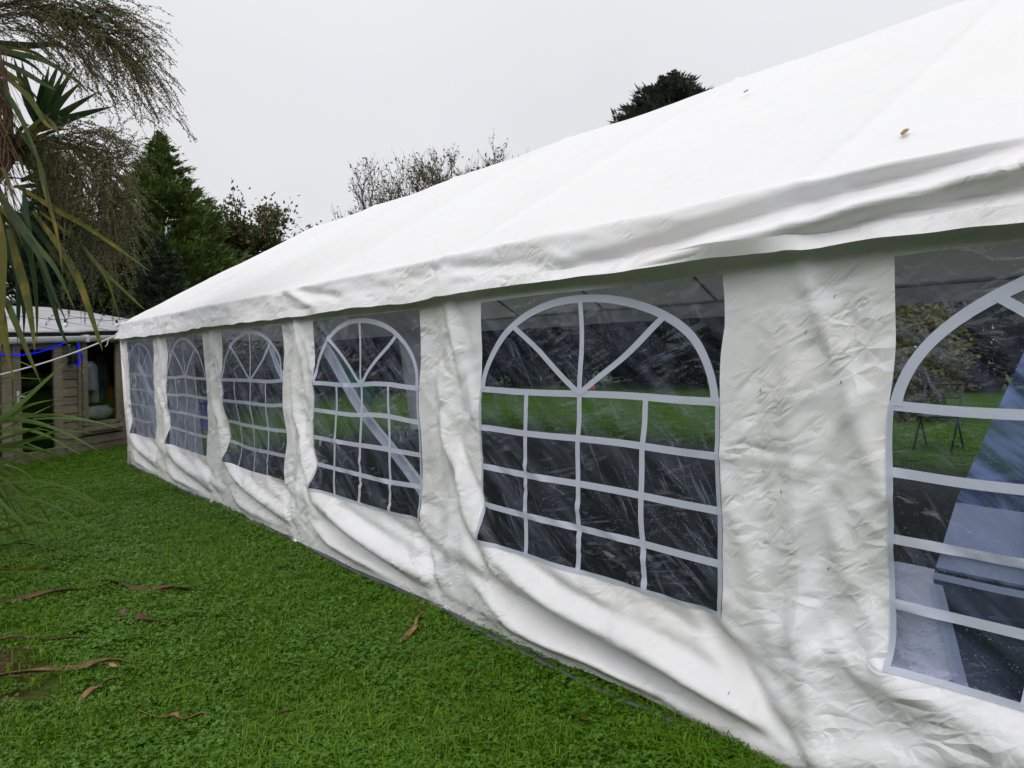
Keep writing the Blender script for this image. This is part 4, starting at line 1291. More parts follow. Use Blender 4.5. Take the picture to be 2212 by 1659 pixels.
# ================================================================== TREES
def rot_to(d):
    d = d/np.linalg.norm(d); a = np.cross([0, 0, 1.0], d)
    if np.linalg.norm(a) < 1e-6: a = np.array([1.0, 0, 0])
    a /= np.linalg.norm(a); b_ = np.cross(d, a); return np.stack([a, b_, d], 1)

def diamonds(cent, axis, normal, length, width):
    """many small leaf faces: 4 points each, vectorised"""
    axis = axis/np.linalg.norm(axis, axis=1)[:, None]
    sd = np.cross(axis, normal); sd /= np.linalg.norm(sd, axis=1)[:, None]+1e-9
    l = length[:, None]; w_ = width[:, None]
    V = np.stack([cent, cent+axis*l*0.45+sd*w_*0.5, cent+axis*l, cent+axis*l*0.45-sd*w_*0.5], 1).reshape(-1, 3)
    F = np.arange(len(cent)*4).reshape(-1, 4)
    return V, F

def trunk(parent, base, top, r0, r1, name='trunk', mat=None):
    n = 8; t = np.linspace(0, 1, n)
    p = np.array(base)+(np.array(top)-np.array(base))*t[:, None]
    p[1:-1, :2] += rng.normal(0, 0.03, (n-2, 2))
    b = MB(); b.tube(p, list(r0+(r1-r0)*t), 10); return b.build(name, mat or M['bark'], parent, True)

def conifer(x, y, h, rad, mat, label, nbr=230, name='conifer_tree', lsz=1.0, zlow=0.6, power=0.95, group=None):
    z0 = float(ground_z(x, y))
    tr = empty(name, (x, y, z0), label, 'tree', group)
    trunk(tr, (x, y, z0-0.05), (x, y, z0+h*0.97), 0.16*h/7, 0.02)
    Cn, Ax, Nm, Ln, Wd = [], [], [], [], []
    bm_ = MB()
    for i in range(nbr):
        u = (i+rng.random())/nbr
        z = zlow+(h*0.985-zlow)*u**0.9
        dt_ = h-z
        rr_ = min(rad*(1-(z/h))**power, (0.60 if lsz < 1.5 else 1.6)*dt_)*rng.uniform(0.62, 1.15)
        a = i*2.399+rng.normal(0, 0.3)
        d = np.array([math.cos(a), math.sin(a), 0])
        up = rng.uniform(0.25, 0.6)*(1-0.3*u)
        p0 = np.array([x, y, z0+z])
        tip = p0+d*rr_+np.array([0, 0, rr_*up+0.06])
        if i % 3 == 0: bm_.tube([p0, (p0+tip)/2-np.array([0, 0, 0.04]), tip], [0.022, 0.012, 0.004], 4, False)
        # sprays: feather of leaflets along the branch
        ns_ = int(10+rr_*26)
        s_ = rng.uniform(0.15, 1.0, ns_)**0.7
        c = p0+(tip-p0)*s_[:, None]
        c[:, 2] -= 0.18*rr_*np.sin(math.pi*s_)*0.5
        c += rng.normal(0, 0.02+0.075*rr_, c.shape)*np.array([1, 1, 0.6])
        per = 7
        bd = (tip-p0)/np.linalg.norm(tip-p0)
        side = np.cross(bd, [0, 0, 1.0]); side /= np.linalg.norm(side)
        for k in range(per):
            f = (k-(per-1)/2)/((per-1)/2)
            ax = bd*0.9+side*f*0.8+np.array([0, 0, 0.25])+rng.normal(0, 0.25, (ns_, 3))
            Cn.append(c+side*f*0.05*lsz); Ax.append(ax)
            Nm.append(np.tile(np.array([0, 0, 1.0])+0.3*bd, (ns_, 1))+rng.normal(0, 0.35, (ns_, 3)))
            sz_ = min(1.0, 0.22+dt_/2.6)
            Ln.append(rng.uniform(0.10, 0.24, ns_)*lsz*sz_*(1-0.35*abs(f))); Wd.append(rng.uniform(0.022, 0.045, ns_)*lsz)
        # long pointed tip
        for k in range(5):
            Cn.append((tip-bd*0.10*k)[None]+rng.normal(0, 0.02, (1, 3))); Ax.append((bd+rng.normal(0, 0.22, 3))[None]); Nm.append(rng.normal(0, 1, (1, 3))); Ln.append(np.array([0.30*lsz*min(1.0, 0.25+dt_/2.2)])); Wd.append(np.array([0.035*lsz]))
    # leading shoot
    for k in range(60):
        z = h*(0.90+0.10*k/60); a = k*2.399; ln_ = 0.05+0.30*(h-z)
        Cn.append(np.array([[x, y, z0+z]])); Ax.append(np.array([[math.cos(a), math.sin(a), 0.75]])); Nm.append(np.array([[0, 0.3, 1.0]])); Ln.append(np.array([ln_])); Wd.append(np.array([0.03]))
    V, F = diamonds(*[np.concatenate(q) for q in (Cn, Ax, Nm, Ln, Wd)])
    obj('crown', V, F, mat, tr)
    if bm_.v: bm_.build('branches', M['twig'], tr)
    return tr

def grow(bm_, p, d, ln_, r, depth, tips, spread=0.5, up=0.12, split=3):
    n = 4; pts = [p]; q = p.copy(); dd = d.copy()
    for i in range(n):
        dd = dd+rng.normal(0, 0.11, 3)+np.array([0, 0, up*0.3]); dd /= np.linalg.norm(dd)
        q = q+dd*ln_/n; pts.append(q.copy())
    bm_.tube(pts, list(np.linspace(r, r*0.62, n+1)), 5 if depth > 2 else 4 if depth > 0 else 3, False)
    if depth == 0:
        tips.append((pts, dd)); return
    if depth <= 2: tips.append((pts[2:], dd))
    for k in range(split if depth > 1 else split+1):
        a = rng.uniform(0, 6.28); perp = np.cross(dd, [math.cos(a), math.sin(a), 0.3]); perp /= np.linalg.norm(perp)
        nd_ = dd+perp*rng.uniform(0.35, 1.0)*spread+np.array([0, 0, up]); nd_ /= np.linalg.norm(nd_)
        st = pts[rng.integers(2, n+1)]
        grow(bm_, st.copy(), nd_, ln_*rng.uniform(0.6, 0.85), r*0.6, depth-1, tips, spread, up, split)

def branchy(x, y, z_fork, label, first, depth, mat, lpt, lsz, name, spread=0.55, up=0.1, split=3, r0=0.16, jit=0.1):
    z0 = float(ground_z(x, y))
    tr = empty(name, (x, y, z0), label, 'tree')
    trunk(tr, (x, y, z0-0.05), (x, y, z_fork), r0, r0*0.7)
    b = MB(); tips = []
    for (dx, dy, dz, ln_) in first:
        d = np.array([dx, dy, dz], float); d /= np.linalg.norm(d)
        grow(b, np.array([x, y, z_fork-0.05]), d, ln_, r0*0.55, depth, tips, spread, up, split)
    b.build('branches', M['twig'], tr)
    Cn, Ax = [], []
    for pts_, d in tips:
        m = rng.poisson(lpt)
        for i in range(m):
            k = rng.integers(0, len(pts_)-1); f = rng.random()
            Cn.append(np.array(pts_[k])*(1-f)+np.array(pts_[k+1])*f+rng.normal(0, jit*0.4, 3)); Ax.append(d*0.6+rng.normal(0, 0.7, 3))
    Cn = np.array(Cn); Ax = np.array(Ax)
    V, F = diamonds(Cn, Ax, rng.normal(0, 1, Cn.shape), rng.uniform(0.6, 1.3, len(Cn))*lsz, rng.uniform(0.35, 0.6, len(Cn))*lsz)
    obj('crown', V, F, mat, tr)
    return tr

conifer(2.75, 19.75, 7.5, 3.3, M['conifer'], 'tall pointed green conifer behind the far end of the marquee', 330, lsz=1.15)
conifer(4.3, 20.8, 5.6, 2.4, M['conifer'], 'shorter green conifer between the pointed conifer and the olive leaved tree', 170, lsz=1.15)
conifer(0.2, 18.5, 6.3, 2.4, M['dark_conifer'], 'dark conifer behind the shed and the cordyline fruit', 230, lsz=1.2)
conifer(-1.9, 17.6, 5.2, 2.0, M['dark_conifer'], 'dark conifer behind the shed at the left edge of the view', 170, lsz=1.2)
conifer(2.0, 16.9, 4.3, 1.7, M['dark_conifer'], 'low dark conifer close behind the shed roof', 170, lsz=1.1)
branchy(5.9, 21.3, 2.6, 'bushy olive green tree standing right of the pointed conifer', [(-.5, .2, 1, 1.35), (.6, -.3, 1, 1.35), (.1, .5, 1.1, 1.4), (-.1, -.5, 1.1, 1.35), (.2, .1, 1.3, 1.5), (-.9, -.2, .8, 1.2), (1.0, 0, .7, 1.2), (-.4, 0, 1.5, 1.7)], 4, M['olive_leaf'], 15, 0.15, 'leafy_tree', 0.7, 0.12, 3, 0.14, 0.42)
branchy(12.0, 20.0, 3.6, 'nearly bare tree with sparse fading leaves above the marquee roof', [(-.9, .5, 1.0, 1.95), (-.5, .2, 1, 2.0), (-.1, .1, 1.1, 2.0), (.3, -.2, 1.1, 2.15), (.6, -.4, 1.1, 2.05), (.1, -.6, 1.0, 2.0), (.8, -.6, 1.1, 2.05), (-.3, -.3, 1.1, 2.0), (.5, -.5, 1.3, 2.15), (-.7, .4, 1.2, 2.0)], 5, M['sparse_leaf'], 1.5, 0.11, 'bare_tree', 0.66, 0.10, 3, 0.12)
# big dark pine behind the ridge
conifer(21.4, 16.9, 12.9, 6.2, M['pine'], 'large dark evergreen tree rising behind the marquee ridge', 520, 'evergreen_tree', 1.9, 1.2, 0.7)

# dark boundary trees and shrubs seen through the windows
def shrub(x, y, h, rx, mat, label, nl, lsz, name='boundary_shrub', group=None, low=0.1, shape=0.9):
    z0 = float(ground_z(x, y))
    sh_ = empty(name, (x, y, z0), label, 'shrub', group)
    b = MB()
    for k in range(5):
        a = k*1.26+rng.random()
        b.tube([(x, y, z0-0.05), (x+0.25*rx*math.cos(a), y+0.25*rx*math.sin(a), z0+h*0.45), (x+0.5*rx*math.cos(a), y+0.5*rx*math.sin(a), z0+h*0.8)], [0.05, 0.035, 0.012], 6)
    b.build('stems', M['twig'], sh_, True)
    # foliage in clumps
    nc = 46
    u = rng.normal(0, 1, (nc, 3)); u /= np.linalg.norm(u, axis=1)[:, None]
    rad_ = rng.uniform(0.45, 1.0, nc)[:, None]
    cc = u*rad_*np.array([rx, rx, h*0.5])+np.array([x, y, z0+h*0.5])
    cc[:, 2] = np.maximum(cc[:, 2], z0+low)
    pick = rng.integers(0, nc, nl)
    c = cc[pick]+rng.normal(0, 0.20, (nl, 3))*np.array([rx, rx, h*0.45])*0.9
    c[:, 2] = np.maximum(c[:, 2], z0+0.03)
    V, F = diamonds(c, rng.normal(0, 1, (nl, 3))+np.array([0, 0, 0.3]), rng.normal(0, 1, (nl, 3)), rng.uniform(0.6, 1.3, nl)*lsz, rng.uniform(0.4, 0.7, nl)*lsz)
    obj('crown', V, F, mat, sh_)
ORD = ['first', 'second', 'third', 'fourth', 'fifth', 'sixth', 'seventh', 'eighth', 'ninth']
for i in range(9):      # along the far boundary
    shrub(25.5+rng.normal(0, 0.6), -3.0+i*3.1, rng.uniform(4.4, 5.6), 2.3, M['hedge_leaf'], 'dark shrub beyond the open far side of the marquee, %s from the near end' % ORD[i], 5600, 0.36, group='boundary hedge shrubs')
for i in range(9):      # along the back boundary
    shrub(4.0+i*2.7, 24.5+rng.normal(0, 0.5), rng.uniform(4.4, 5.4), 2.2, M['hedge_leaf'], 'dark shrub behind the far end of the marquee, %s from the shed' % ORD[i], 5600, 0.36, group='boundary hedge shrubs')
shrub(12.3, 4.75, 2.75, 1.0, M['gold_leaf'], 'yellow green shrub seen through the nearest window', 3600, 0.13, 'golden_shrub')

# the garden's left boundary, out of the picture but mirrored in the window vinyl
nl = 26000
hy = rng.uniform(-8, 24, nl); hx = -8.5+rng.normal(0, 0.45, nl); hz_ = rng.uniform(0.0, 1.0, nl)**0.8*(3.6+0.5*vnoise(hy*0.7, hy*0))
V, F = diamonds(np.stack([hx, hy, hz_], -1), rng.normal(0, 1, (nl, 3))+np.array([0, 0, 0.3]), rng.normal(0, 1, (nl, 3)), rng.uniform(0.2, 0.45, nl), rng.uniform(0.14, 0.26, nl))
hd = obj('hedge', V, F, M['hedge_leaf'])
tag(hd, 'dark hedge along the left boundary of the garden', 'hedge', None, 'stuff')

CORD = [([(-1.62, 6.71, 2.85), (-1.39, 6.36, 2.63), (-1.22, 6.07, 2.46), (-1.02, 5.76, 2.23), (-0.93, 5.54, 2.1)], 0.055, 1),
 ([(-1.74, 6.67, 2.82), (-1.69, 6.49, 2.62), (-1.57, 6.24, 2.35), (-1.46, 6.0, 2.13), (-1.37, 5.78, 1.8)], 0.06, 0),
 ([(-1.5, 6.61, 3.17), (-1.46, 6.43, 2.8), (-1.41, 6.24, 2.41), (-1.4, 6.08, 2.06)], 0.035, 2),
 ([(-1.37, 6.49, 2.85), (-1.34, 6.39, 2.75), (-1.3, 6.28, 2.55), (-1.27, 6.18, 2.31), (-1.26, 6.09, 2.06)], 0.032, 0),
 ([(-1.52, 6.61, 2.64), (-1.38, 6.34, 2.33), (-1.3, 6.13, 2.08), (-1.26, 5.95, 1.84), (-1.23, 5.78, 1.61), (-1.23, 5.64, 1.51)], 0.055, 1),
 ([(-1.48, 6.58, 2.64), (-1.27, 6.28, 2.38), (-1.16, 6.07, 2.17), (-0.98, 5.8, 1.9), (-0.94, 5.66, 1.82)], 0.034, 1),
 ([(-1.28, 6.25, 2.4), (-1.15, 6.04, 2.14), (-1.11, 5.91, 1.96), (-1.08, 5.79, 1.72)], 0.026, 1),
 ([(-1.75, 6.55, 2.72), (-1.68, 6.4, 2.55), (-1.61, 6.25, 2.38), (-1.53, 6.1, 2.19), (-1.46, 5.94, 1.88), (-1.41, 5.81, 1.69)], 0.04, 0),
 ([(-1.69, 6.49, 2.46), (-1.65, 6.34, 2.17), (-1.62, 6.2, 1.95), (-1.6, 6.08, 1.7), (-1.6, 5.96, 1.51)], 0.065, 2),
 ([(-1.77, 6.43, 2.63), (-1.75, 6.3, 2.33), (-1.76, 6.2, 2.03), (-1.78, 6.1, 1.69), (-1.8, 6.01, 1.47)], 0.06, 2),
 ([(-1.68, 6.62, 2.58), (-1.64, 6.48, 2.27), (-1.65, 6.38, 1.86), (-1.67, 6.3, 1.57)], 0.045, 0),
 ([(-1.62, 6.7, 2.58), (-1.55, 6.48, 2.23), (-1.54, 6.33, 1.87), (-1.56, 6.2, 1.57)], 0.04, 0),
 ([(-1.62, 6.69, 2.64), (-1.5, 6.48, 2.28), (-1.45, 6.32, 1.97), (-1.41, 6.18, 1.69), (-1.36, 6.02, 1.49)], 0.05, 0),
 ([(-1.58, 6.54, 2.82), (-1.58, 6.48, 2.61), (-1.56, 6.41, 2.41), (-1.55, 6.35, 2.21)], 0.04, 0),
 ([(-1.72, 6.53, 2.93), (-1.7, 6.47, 2.87), (-1.68, 6.4, 2.74), (-1.64, 6.32, 2.56)], 0.03, 2),
 ([(-1.63, 6.74, 3.36), (-1.56, 6.57, 3.19), (-1.48, 6.39, 2.95), (-1.46, 6.25, 2.66), (-1.44, 6.14, 2.54)], 0.026, 0),
 ([(-1.47, 6.6, 3.45), (-1.4, 6.44, 3.32), (-1.38, 6.33, 3.23), (-1.37, 6.23, 3.12)], 0.03, 0),
 ([(-1.59, 6.8, 2.65), (-1.46, 6.6, 2.44), (-1.3, 6.35, 2.08), (-1.26, 6.22, 1.87)], 0.045, 0),
 ([(-1.72, 6.78, 2.62), (-1.65, 6.62, 2.28), (-1.61, 6.48, 1.92), (-1.62, 6.39, 1.62)], 0.05, 0),
 ([(-1.75, 6.25, 1.92), (-1.72, 6.13, 1.8), (-1.64, 5.96, 1.49), (-1.58, 5.8, 1.26)], 0.045, 1),
 ([(-1.79, 6.29, 1.99), (-1.77, 6.13, 1.75), (-1.76, 5.97, 1.51), (-1.74, 5.81, 1.3)], 0.05, 2),
 ([(-1.39, 7.2, 3.46), (-1.28, 7.05, 3.74), (-1.16, 6.88, 3.98)], 0.07, 0),
 ([(-1.39, 7.2, 3.46), (-1.31, 7.07, 3.74), (-1.22, 6.93, 3.98)], 0.07, 0),
 ([(-1.39, 7.2, 3.46), (-1.27, 7.03, 3.67), (-1.12, 6.84, 3.85)], 0.07, 0),
 ([(-1.39, 7.2, 3.46), (-1.21, 6.98, 3.62), (-1.01, 6.74, 3.76)], 0.07, 0),
 ([(-1.39, 7.2, 3.46), (-1.17, 6.94, 3.56), (-0.92, 6.66, 3.63)], 0.07, 0),
 ([(-1.39, 7.2, 3.46), (-1.34, 7.09, 3.75), (-1.26, 6.97, 4.02)], 0.07, 0),
 ([(-1.39, 7.2, 3.46), (-1.46, 7.2, 3.77), (-1.51, 7.19, 4.04)], 0.07, 0),
 ([(-1.39, 7.2, 3.46), (-1.49, 7.23, 3.78), (-1.56, 7.24, 4.06)], 0.07, 0),
 ([(-1.39, 7.2, 3.46), (-1.37, 7.12, 3.74), (-1.33, 7.03, 3.99)], 0.07, 0),
 ([(-1.39, 7.2, 3.46), (-1.39, 7.14, 3.7), (-1.37, 7.06, 3.91)], 0.07, 0),
 ([(-1.72, 6.98, 4.02), (-1.63, 6.8, 3.93), (-1.43, 6.51, 3.82), (-1.26, 6.25, 3.63), (-1.2, 6.09, 3.49)], 0.05, 0),
 ([(-1.73, 6.98, 3.92), (-1.56, 6.74, 3.78), (-1.43, 6.53, 3.64), (-1.37, 6.38, 3.56)], 0.045, 0),
 ([(-1.72, 6.98, 4.05), (-1.52, 6.71, 3.98), (-1.35, 6.47, 3.95), (-1.25, 6.29, 3.84)], 0.05, 0),
 ([(-1.74, 6.85, 3.81), (-1.54, 6.58, 3.54), (-1.45, 6.4, 3.3), (-1.39, 6.25, 3.21)], 0.045, 1),
 ([(-1.74, 6.71, 3.68), (-1.62, 6.51, 3.39), (-1.55, 6.34, 3.12), (-1.48, 6.18, 2.8)], 0.04, 0),
 ([(-1.56, 6.93, 3.17), (-1.39, 6.74, 3.21), (-1.22, 6.55, 3.18), (-1.1, 6.39, 3.1)], 0.06, 0),
 ([(-1.56, 6.93, 2.94), (-1.41, 6.75, 3.01), (-1.26, 6.58, 3.06), (-1.17, 6.45, 3.02)], 0.06, 0),
 ([(-1.62, 6.84, 2.86), (-1.46, 6.63, 2.86), (-1.3, 6.43, 2.86)], 0.035, 0),
 ([(-1.3, 6.35, 4.33), (-1.21, 6.17, 4.17), (-1.14, 6.02, 4.08), (-1.1, 5.89, 4.01)], 0.03, 0)]
YOUNG = [([(-1.9, 6.08, 0.91), (-1.82, 5.91, 1.02), (-1.72, 5.73, 1.14), (-1.58, 5.51, 1.32), (-1.48, 5.32, 1.45)], 0.045, 0),
 ([(-1.9, 6.08, 0.99), (-1.77, 5.86, 1.02), (-1.67, 5.67, 1.06), (-1.55, 5.45, 1.07), (-1.46, 5.27, 1.06), (-1.37, 5.08, 1.04)], 0.026, 0),
 ([(-1.88, 6.06, 1.01), (-1.76, 5.79, 1.03), (-1.64, 5.52, 1.02), (-1.5, 5.23, 0.95), (-1.36, 4.93, 0.84)], 0.03, 0),
 ([(-1.91, 5.95, 0.8), (-1.83, 5.75, 0.84), (-1.69, 5.49, 0.91), (-1.57, 5.26, 0.93), (-1.45, 5.01, 0.89)], 0.036, 0),
 ([(-1.85, 6.04, 1.03), (-1.76, 5.82, 1.07), (-1.61, 5.56, 1.07), (-1.51, 5.34, 1.06), (-1.4, 5.1, 0.99)], 0.017, 0),
 ([(-1.9, 5.8, 0.84), (-1.77, 5.56, 0.87), (-1.65, 5.32, 0.85), (-1.54, 5.08, 0.81), (-1.47, 4.89, 0.77)], 0.028, 0),
 ([(-1.9, 5.8, 0.82), (-1.81, 5.55, 0.85), (-1.71, 5.29, 0.83), (-1.62, 5.02, 0.78)], 0.026, 0),
 ([(-1.82, 5.87, 0.95), (-1.7, 5.67, 0.97), (-1.59, 5.47, 0.93), (-1.49, 5.27, 0.85), (-1.45, 5.14, 0.83)], 0.02, 0),
 ([(-1.88, 6.06, 1.05), (-1.81, 5.92, 1.12), (-1.73, 5.76, 1.19), (-1.64, 5.59, 1.25)], 0.018, 0),
 ([(-1.86, 6.19, 1.26), (-1.77, 6.03, 1.44), (-1.69, 5.87, 1.43), (-1.62, 5.71, 1.38)], 0.014, 0),
 ([(-1.86, 6.19, 1.2), (-1.8, 6.05, 1.3), (-1.72, 5.88, 1.32), (-1.57, 5.67, 1.31)], 0.014, 0),
 ([(-1.86, 6.04, 0.96), (-1.71, 5.79, 1.1), (-1.64, 5.59, 1.15), (-1.56, 5.39, 1.18)], 0.02, 0),
 ([(-1.81, 6.0, 0.94), (-1.67, 5.68, 1.06), (-1.56, 5.39, 1.15)], 0.018, 0),
 ([(-1.89, 5.93, 0.86), (-1.83, 5.79, 0.9), (-1.7, 5.59, 0.96), (-1.53, 5.36, 1.04)], 0.022, 0),
 ([(-1.87, 5.91, 0.81), (-1.74, 5.7, 0.86), (-1.56, 5.44, 0.96), (-1.46, 5.26, 0.97), (-1.39, 5.09, 0.96)], 0.018, 0),
 ([(-1.88, 5.78, 0.73), (-1.84, 5.65, 0.75), (-1.72, 5.45, 0.81), (-1.59, 5.23, 0.87), (-1.45, 5.01, 0.89)], 0.022, 0),
 ([(-1.67, 5.48, 1.05), (-1.55, 5.3, 1.06), (-1.43, 5.13, 1.05), (-1.35, 4.99, 1.03), (-1.28, 4.87, 1.0)], 0.012, 0),
 ([(-1.71, 5.51, 0.89), (-1.59, 5.34, 0.83), (-1.48, 5.17, 0.8)], 0.012, 0),
 ([(-1.92, 5.42, 0.62), (-1.86, 5.22, 0.54), (-1.78, 5.01, 0.44), (-1.72, 4.82, 0.35), (-1.68, 4.65, 0.28)], 0.028, 0),
 ([(-1.92, 5.54, 0.49), (-1.77, 5.28, 0.57), (-1.59, 4.99, 0.51), (-1.45, 4.73, 0.38)], 0.022, 0),
 ([(-1.92, 5.54, 0.44), (-1.77, 5.31, 0.46), (-1.62, 5.08, 0.41), (-1.48, 4.85, 0.43), (-1.39, 4.67, 0.34)], 0.016, 0),
 ([(-1.93, 5.41, 0.4), (-1.82, 5.18, 0.36), (-1.78, 5.01, 0.27), (-1.77, 4.86, 0.15)], 0.02, 2),
 ([(-1.93, 5.41, 0.33), (-1.78, 5.19, 0.41), (-1.65, 4.99, 0.42), (-1.61, 4.86, 0.29)], 0.018, 0),
 ([(-1.94, 5.28, 0.27), (-1.79, 5.07, 0.32), (-1.66, 4.86, 0.29), (-1.57, 4.69, 0.24)], 0.018, 1),
 ([(-1.94, 5.28, 0.14), (-1.82, 5.08, 0.16), (-1.71, 4.9, 0.19), (-1.67, 4.77, 0.24)], 0.015, 2),
 ([(-1.91, 5.67, 0.47), (-1.61, 5.27, 0.6), (-1.43, 4.98, 0.54), (-1.38, 4.8, 0.53)], 0.02, 0),
 ([(-1.91, 5.67, 0.61), (-1.66, 5.32, 0.65), (-1.46, 5.0, 0.58), (-1.31, 4.73, 0.43)], 0.016, 0),
 ([(-1.94, 5.28, 0.21), (-1.83, 5.1, 0.32), (-1.75, 4.95, 0.35), (-1.72, 4.82, 0.29)], 0.02, 0)]
# ================================================================== CORDYLINES
def spline(P_, n):
    P_ = np.asarray(P_, float)
    P_ = np.vstack([2*P_[0]-P_[1], P_, 2*P_[-1]-P_[-2]])
    out = []
    m = len(P_)-3
    for u in np.linspace(0, m-1e-6, n):
        i = int(u); t = u-i
        a, b_, c, d = P_[i:i+4]
        out.append(0.5*((2*b_)+(-a+c)*t+(2*a-5*b_+4*c-d)*t*t+(-a+3*b_-3*c+d)*t**3))
    return np.array(out)

def blade(path, w, mat, parent, twist=None, name='leaf', base_w=0.55, vfold=0.22):
    n = 14
    p = spline(path, n)
    t = np.linspace(0, 1, n)
    tg = np.gradient(p, axis=0); tg /= np.linalg.norm(tg, axis=1)[:, None]
    prof = (base_w+(1-base_w)*sstep(0, 0.3, t))*np.clip((1-t)/0.62, 0, 1)**0.75
    prof[-1] = 0.03
    tw = rng.normal(0, 0.55) if twist is None else twist
    ref = np.array([0.18, 1.0, 0.1])
    V = []
    for i in range(n):
        s = np.cross(tg[i], ref); s /= np.linalg.norm(s)+1e-9
        nn = np.cross(s, tg[i])
        a = tw+0.5*(t[i]-0.5)*(1 if tw > 0 else -1)
        s2 = s*math.cos(a)+nn*math.sin(a); n2 = np.cross(s2, tg[i])
        hw = w*0.5*prof[i]
        V += [p[i]-s2*hw+n2*hw*vfold, p[i], p[i]+s2*hw+n2*hw*vfold]
    F = []
    for i in range(n-1):
        b_ = i*3
        F += [(b_, b_+1, b_+4, b_+3), (b_+1, b_+2, b_+5, b_+4)]
    return obj(name, V, F, mat, parent, True)

def rosette(head, axis, nl, lmin, lmax, w, kinds, parent, droop=0.5, cone=(0.15, 1.9), skip=None):
    Rm = rot_to(np.array(axis, float))
    for i in range(nl):
        th = cone[0]+(cone[1]-cone[0])*math.sqrt((i+0.5)/nl)*rng.uniform(0.9, 1.1)
        a = i*2.399+rng.normal(0, 0.2)
        d = Rm@np.array([math.sin(th)*math.cos(a), math.sin(th)*math.sin(a), math.cos(th)])
        L_ = rng.uniform(lmin, lmax)
        pts_ = [np.array(head)]; q = np.array(head, float); dd = d.copy()
        for k in range(4):
            dd = dd+np.array([0, 0, -droop*0.26*(k+0.5)*(0.4+th/1.9)]); dd /= np.linalg.norm(dd)
            q = q+dd*L_/4; pts_.append(q.copy())
        k_ = kinds[int(rng.integers(0, len(kinds)))]
        blade(pts_, w*rng.uniform(0.8, 1.1), M['blade%s' % k_], parent)

cord = empty('cordyline_tree', (-2.12, 7.15, 0.0), 'tall cordyline at the left edge with drooping strap leaves and hanging fruit', 'tree')
def limb(pts_, r0, r1):
    p = spline(pts_, 14); b = MB(); b.tube(p, list(np.linspace(r0, r1, 14)), 12)
    return b.build('trunk', M['bark'], cord, True)
limb([(-2.12, 7.15, -0.05), (-2.10, 7.12, 1.0), (-2.04, 7.08, 2.0), (-1.98, 7.05, 2.6)], 0.13, 0.095)
limb([(-1.98, 7.05, 2.55), (-1.80, 7.02, 2.85), (-1.60, 6.95, 3.2)], 0.085, 0.06)
limb([(-1.98, 7.05, 2.55), (-2.05, 7.05, 3.2), (-1.90, 7.0, 3.95)], 0.085, 0.06)
for path, w, kd in CORD:
    blade(path, w, M['blade%d' % kd], cord, rng.normal(0, 0.35))
rosette((-1.62, 7.0, 3.15), (0.35, -0.1, 1), 30, 0.55, 0.8, 0.05, ['0', '0', '0', '1'], cord, 0.45, (0.1, 1.5))
rosette((-1.95, 7.0, 3.9), (0.1, -0.1, 1), 34, 0.6, 0.9, 0.052, ['0', '0', '1'], cord, 0.6, (0.1, 2.1))
rosette((-1.98, 6.85, 2.72), (0.2, -0.3, 0.6), 30, 0.6, 0.95, 0.05, ['0', '0', '0', '1'], cord, 0.9, (0.5, 2.3))
# dead brown fibres hanging below the heads
V, F = [], []
for i in range(520):
    s0_ = np.array([rng.uniform(-1.98, -1.66), rng.uniform(6.55, 7.0), rng.uniform(3.0, 4.0)])
    L_ = rng.uniform(0.25, 0.7); dx = rng.normal(0, 0.10, 2); w_ = rng.uniform(0.0015, 0.004)
    b_ = len(V)
    for u in (0, 0.5, 1):
        c = s0_+np.array([dx[0]*u*u+0.02*math.sin(u*5+i), dx[1]*u*u, -L_*u]); V += [c-np.array([w_, 0, 0]), c+np.array([w_, 0, 0])]
    F += [(b_, b_+1, b_+3, b_+2), (b_+2, b_+3, b_+5, b_+4)]
o = obj('dead_leaf_skirt', V, F, M['dead_leaf'], cord); o['kind'] = 'stuff'; o['label'] = 'mass of dead brown fibres hanging below the leaf heads'

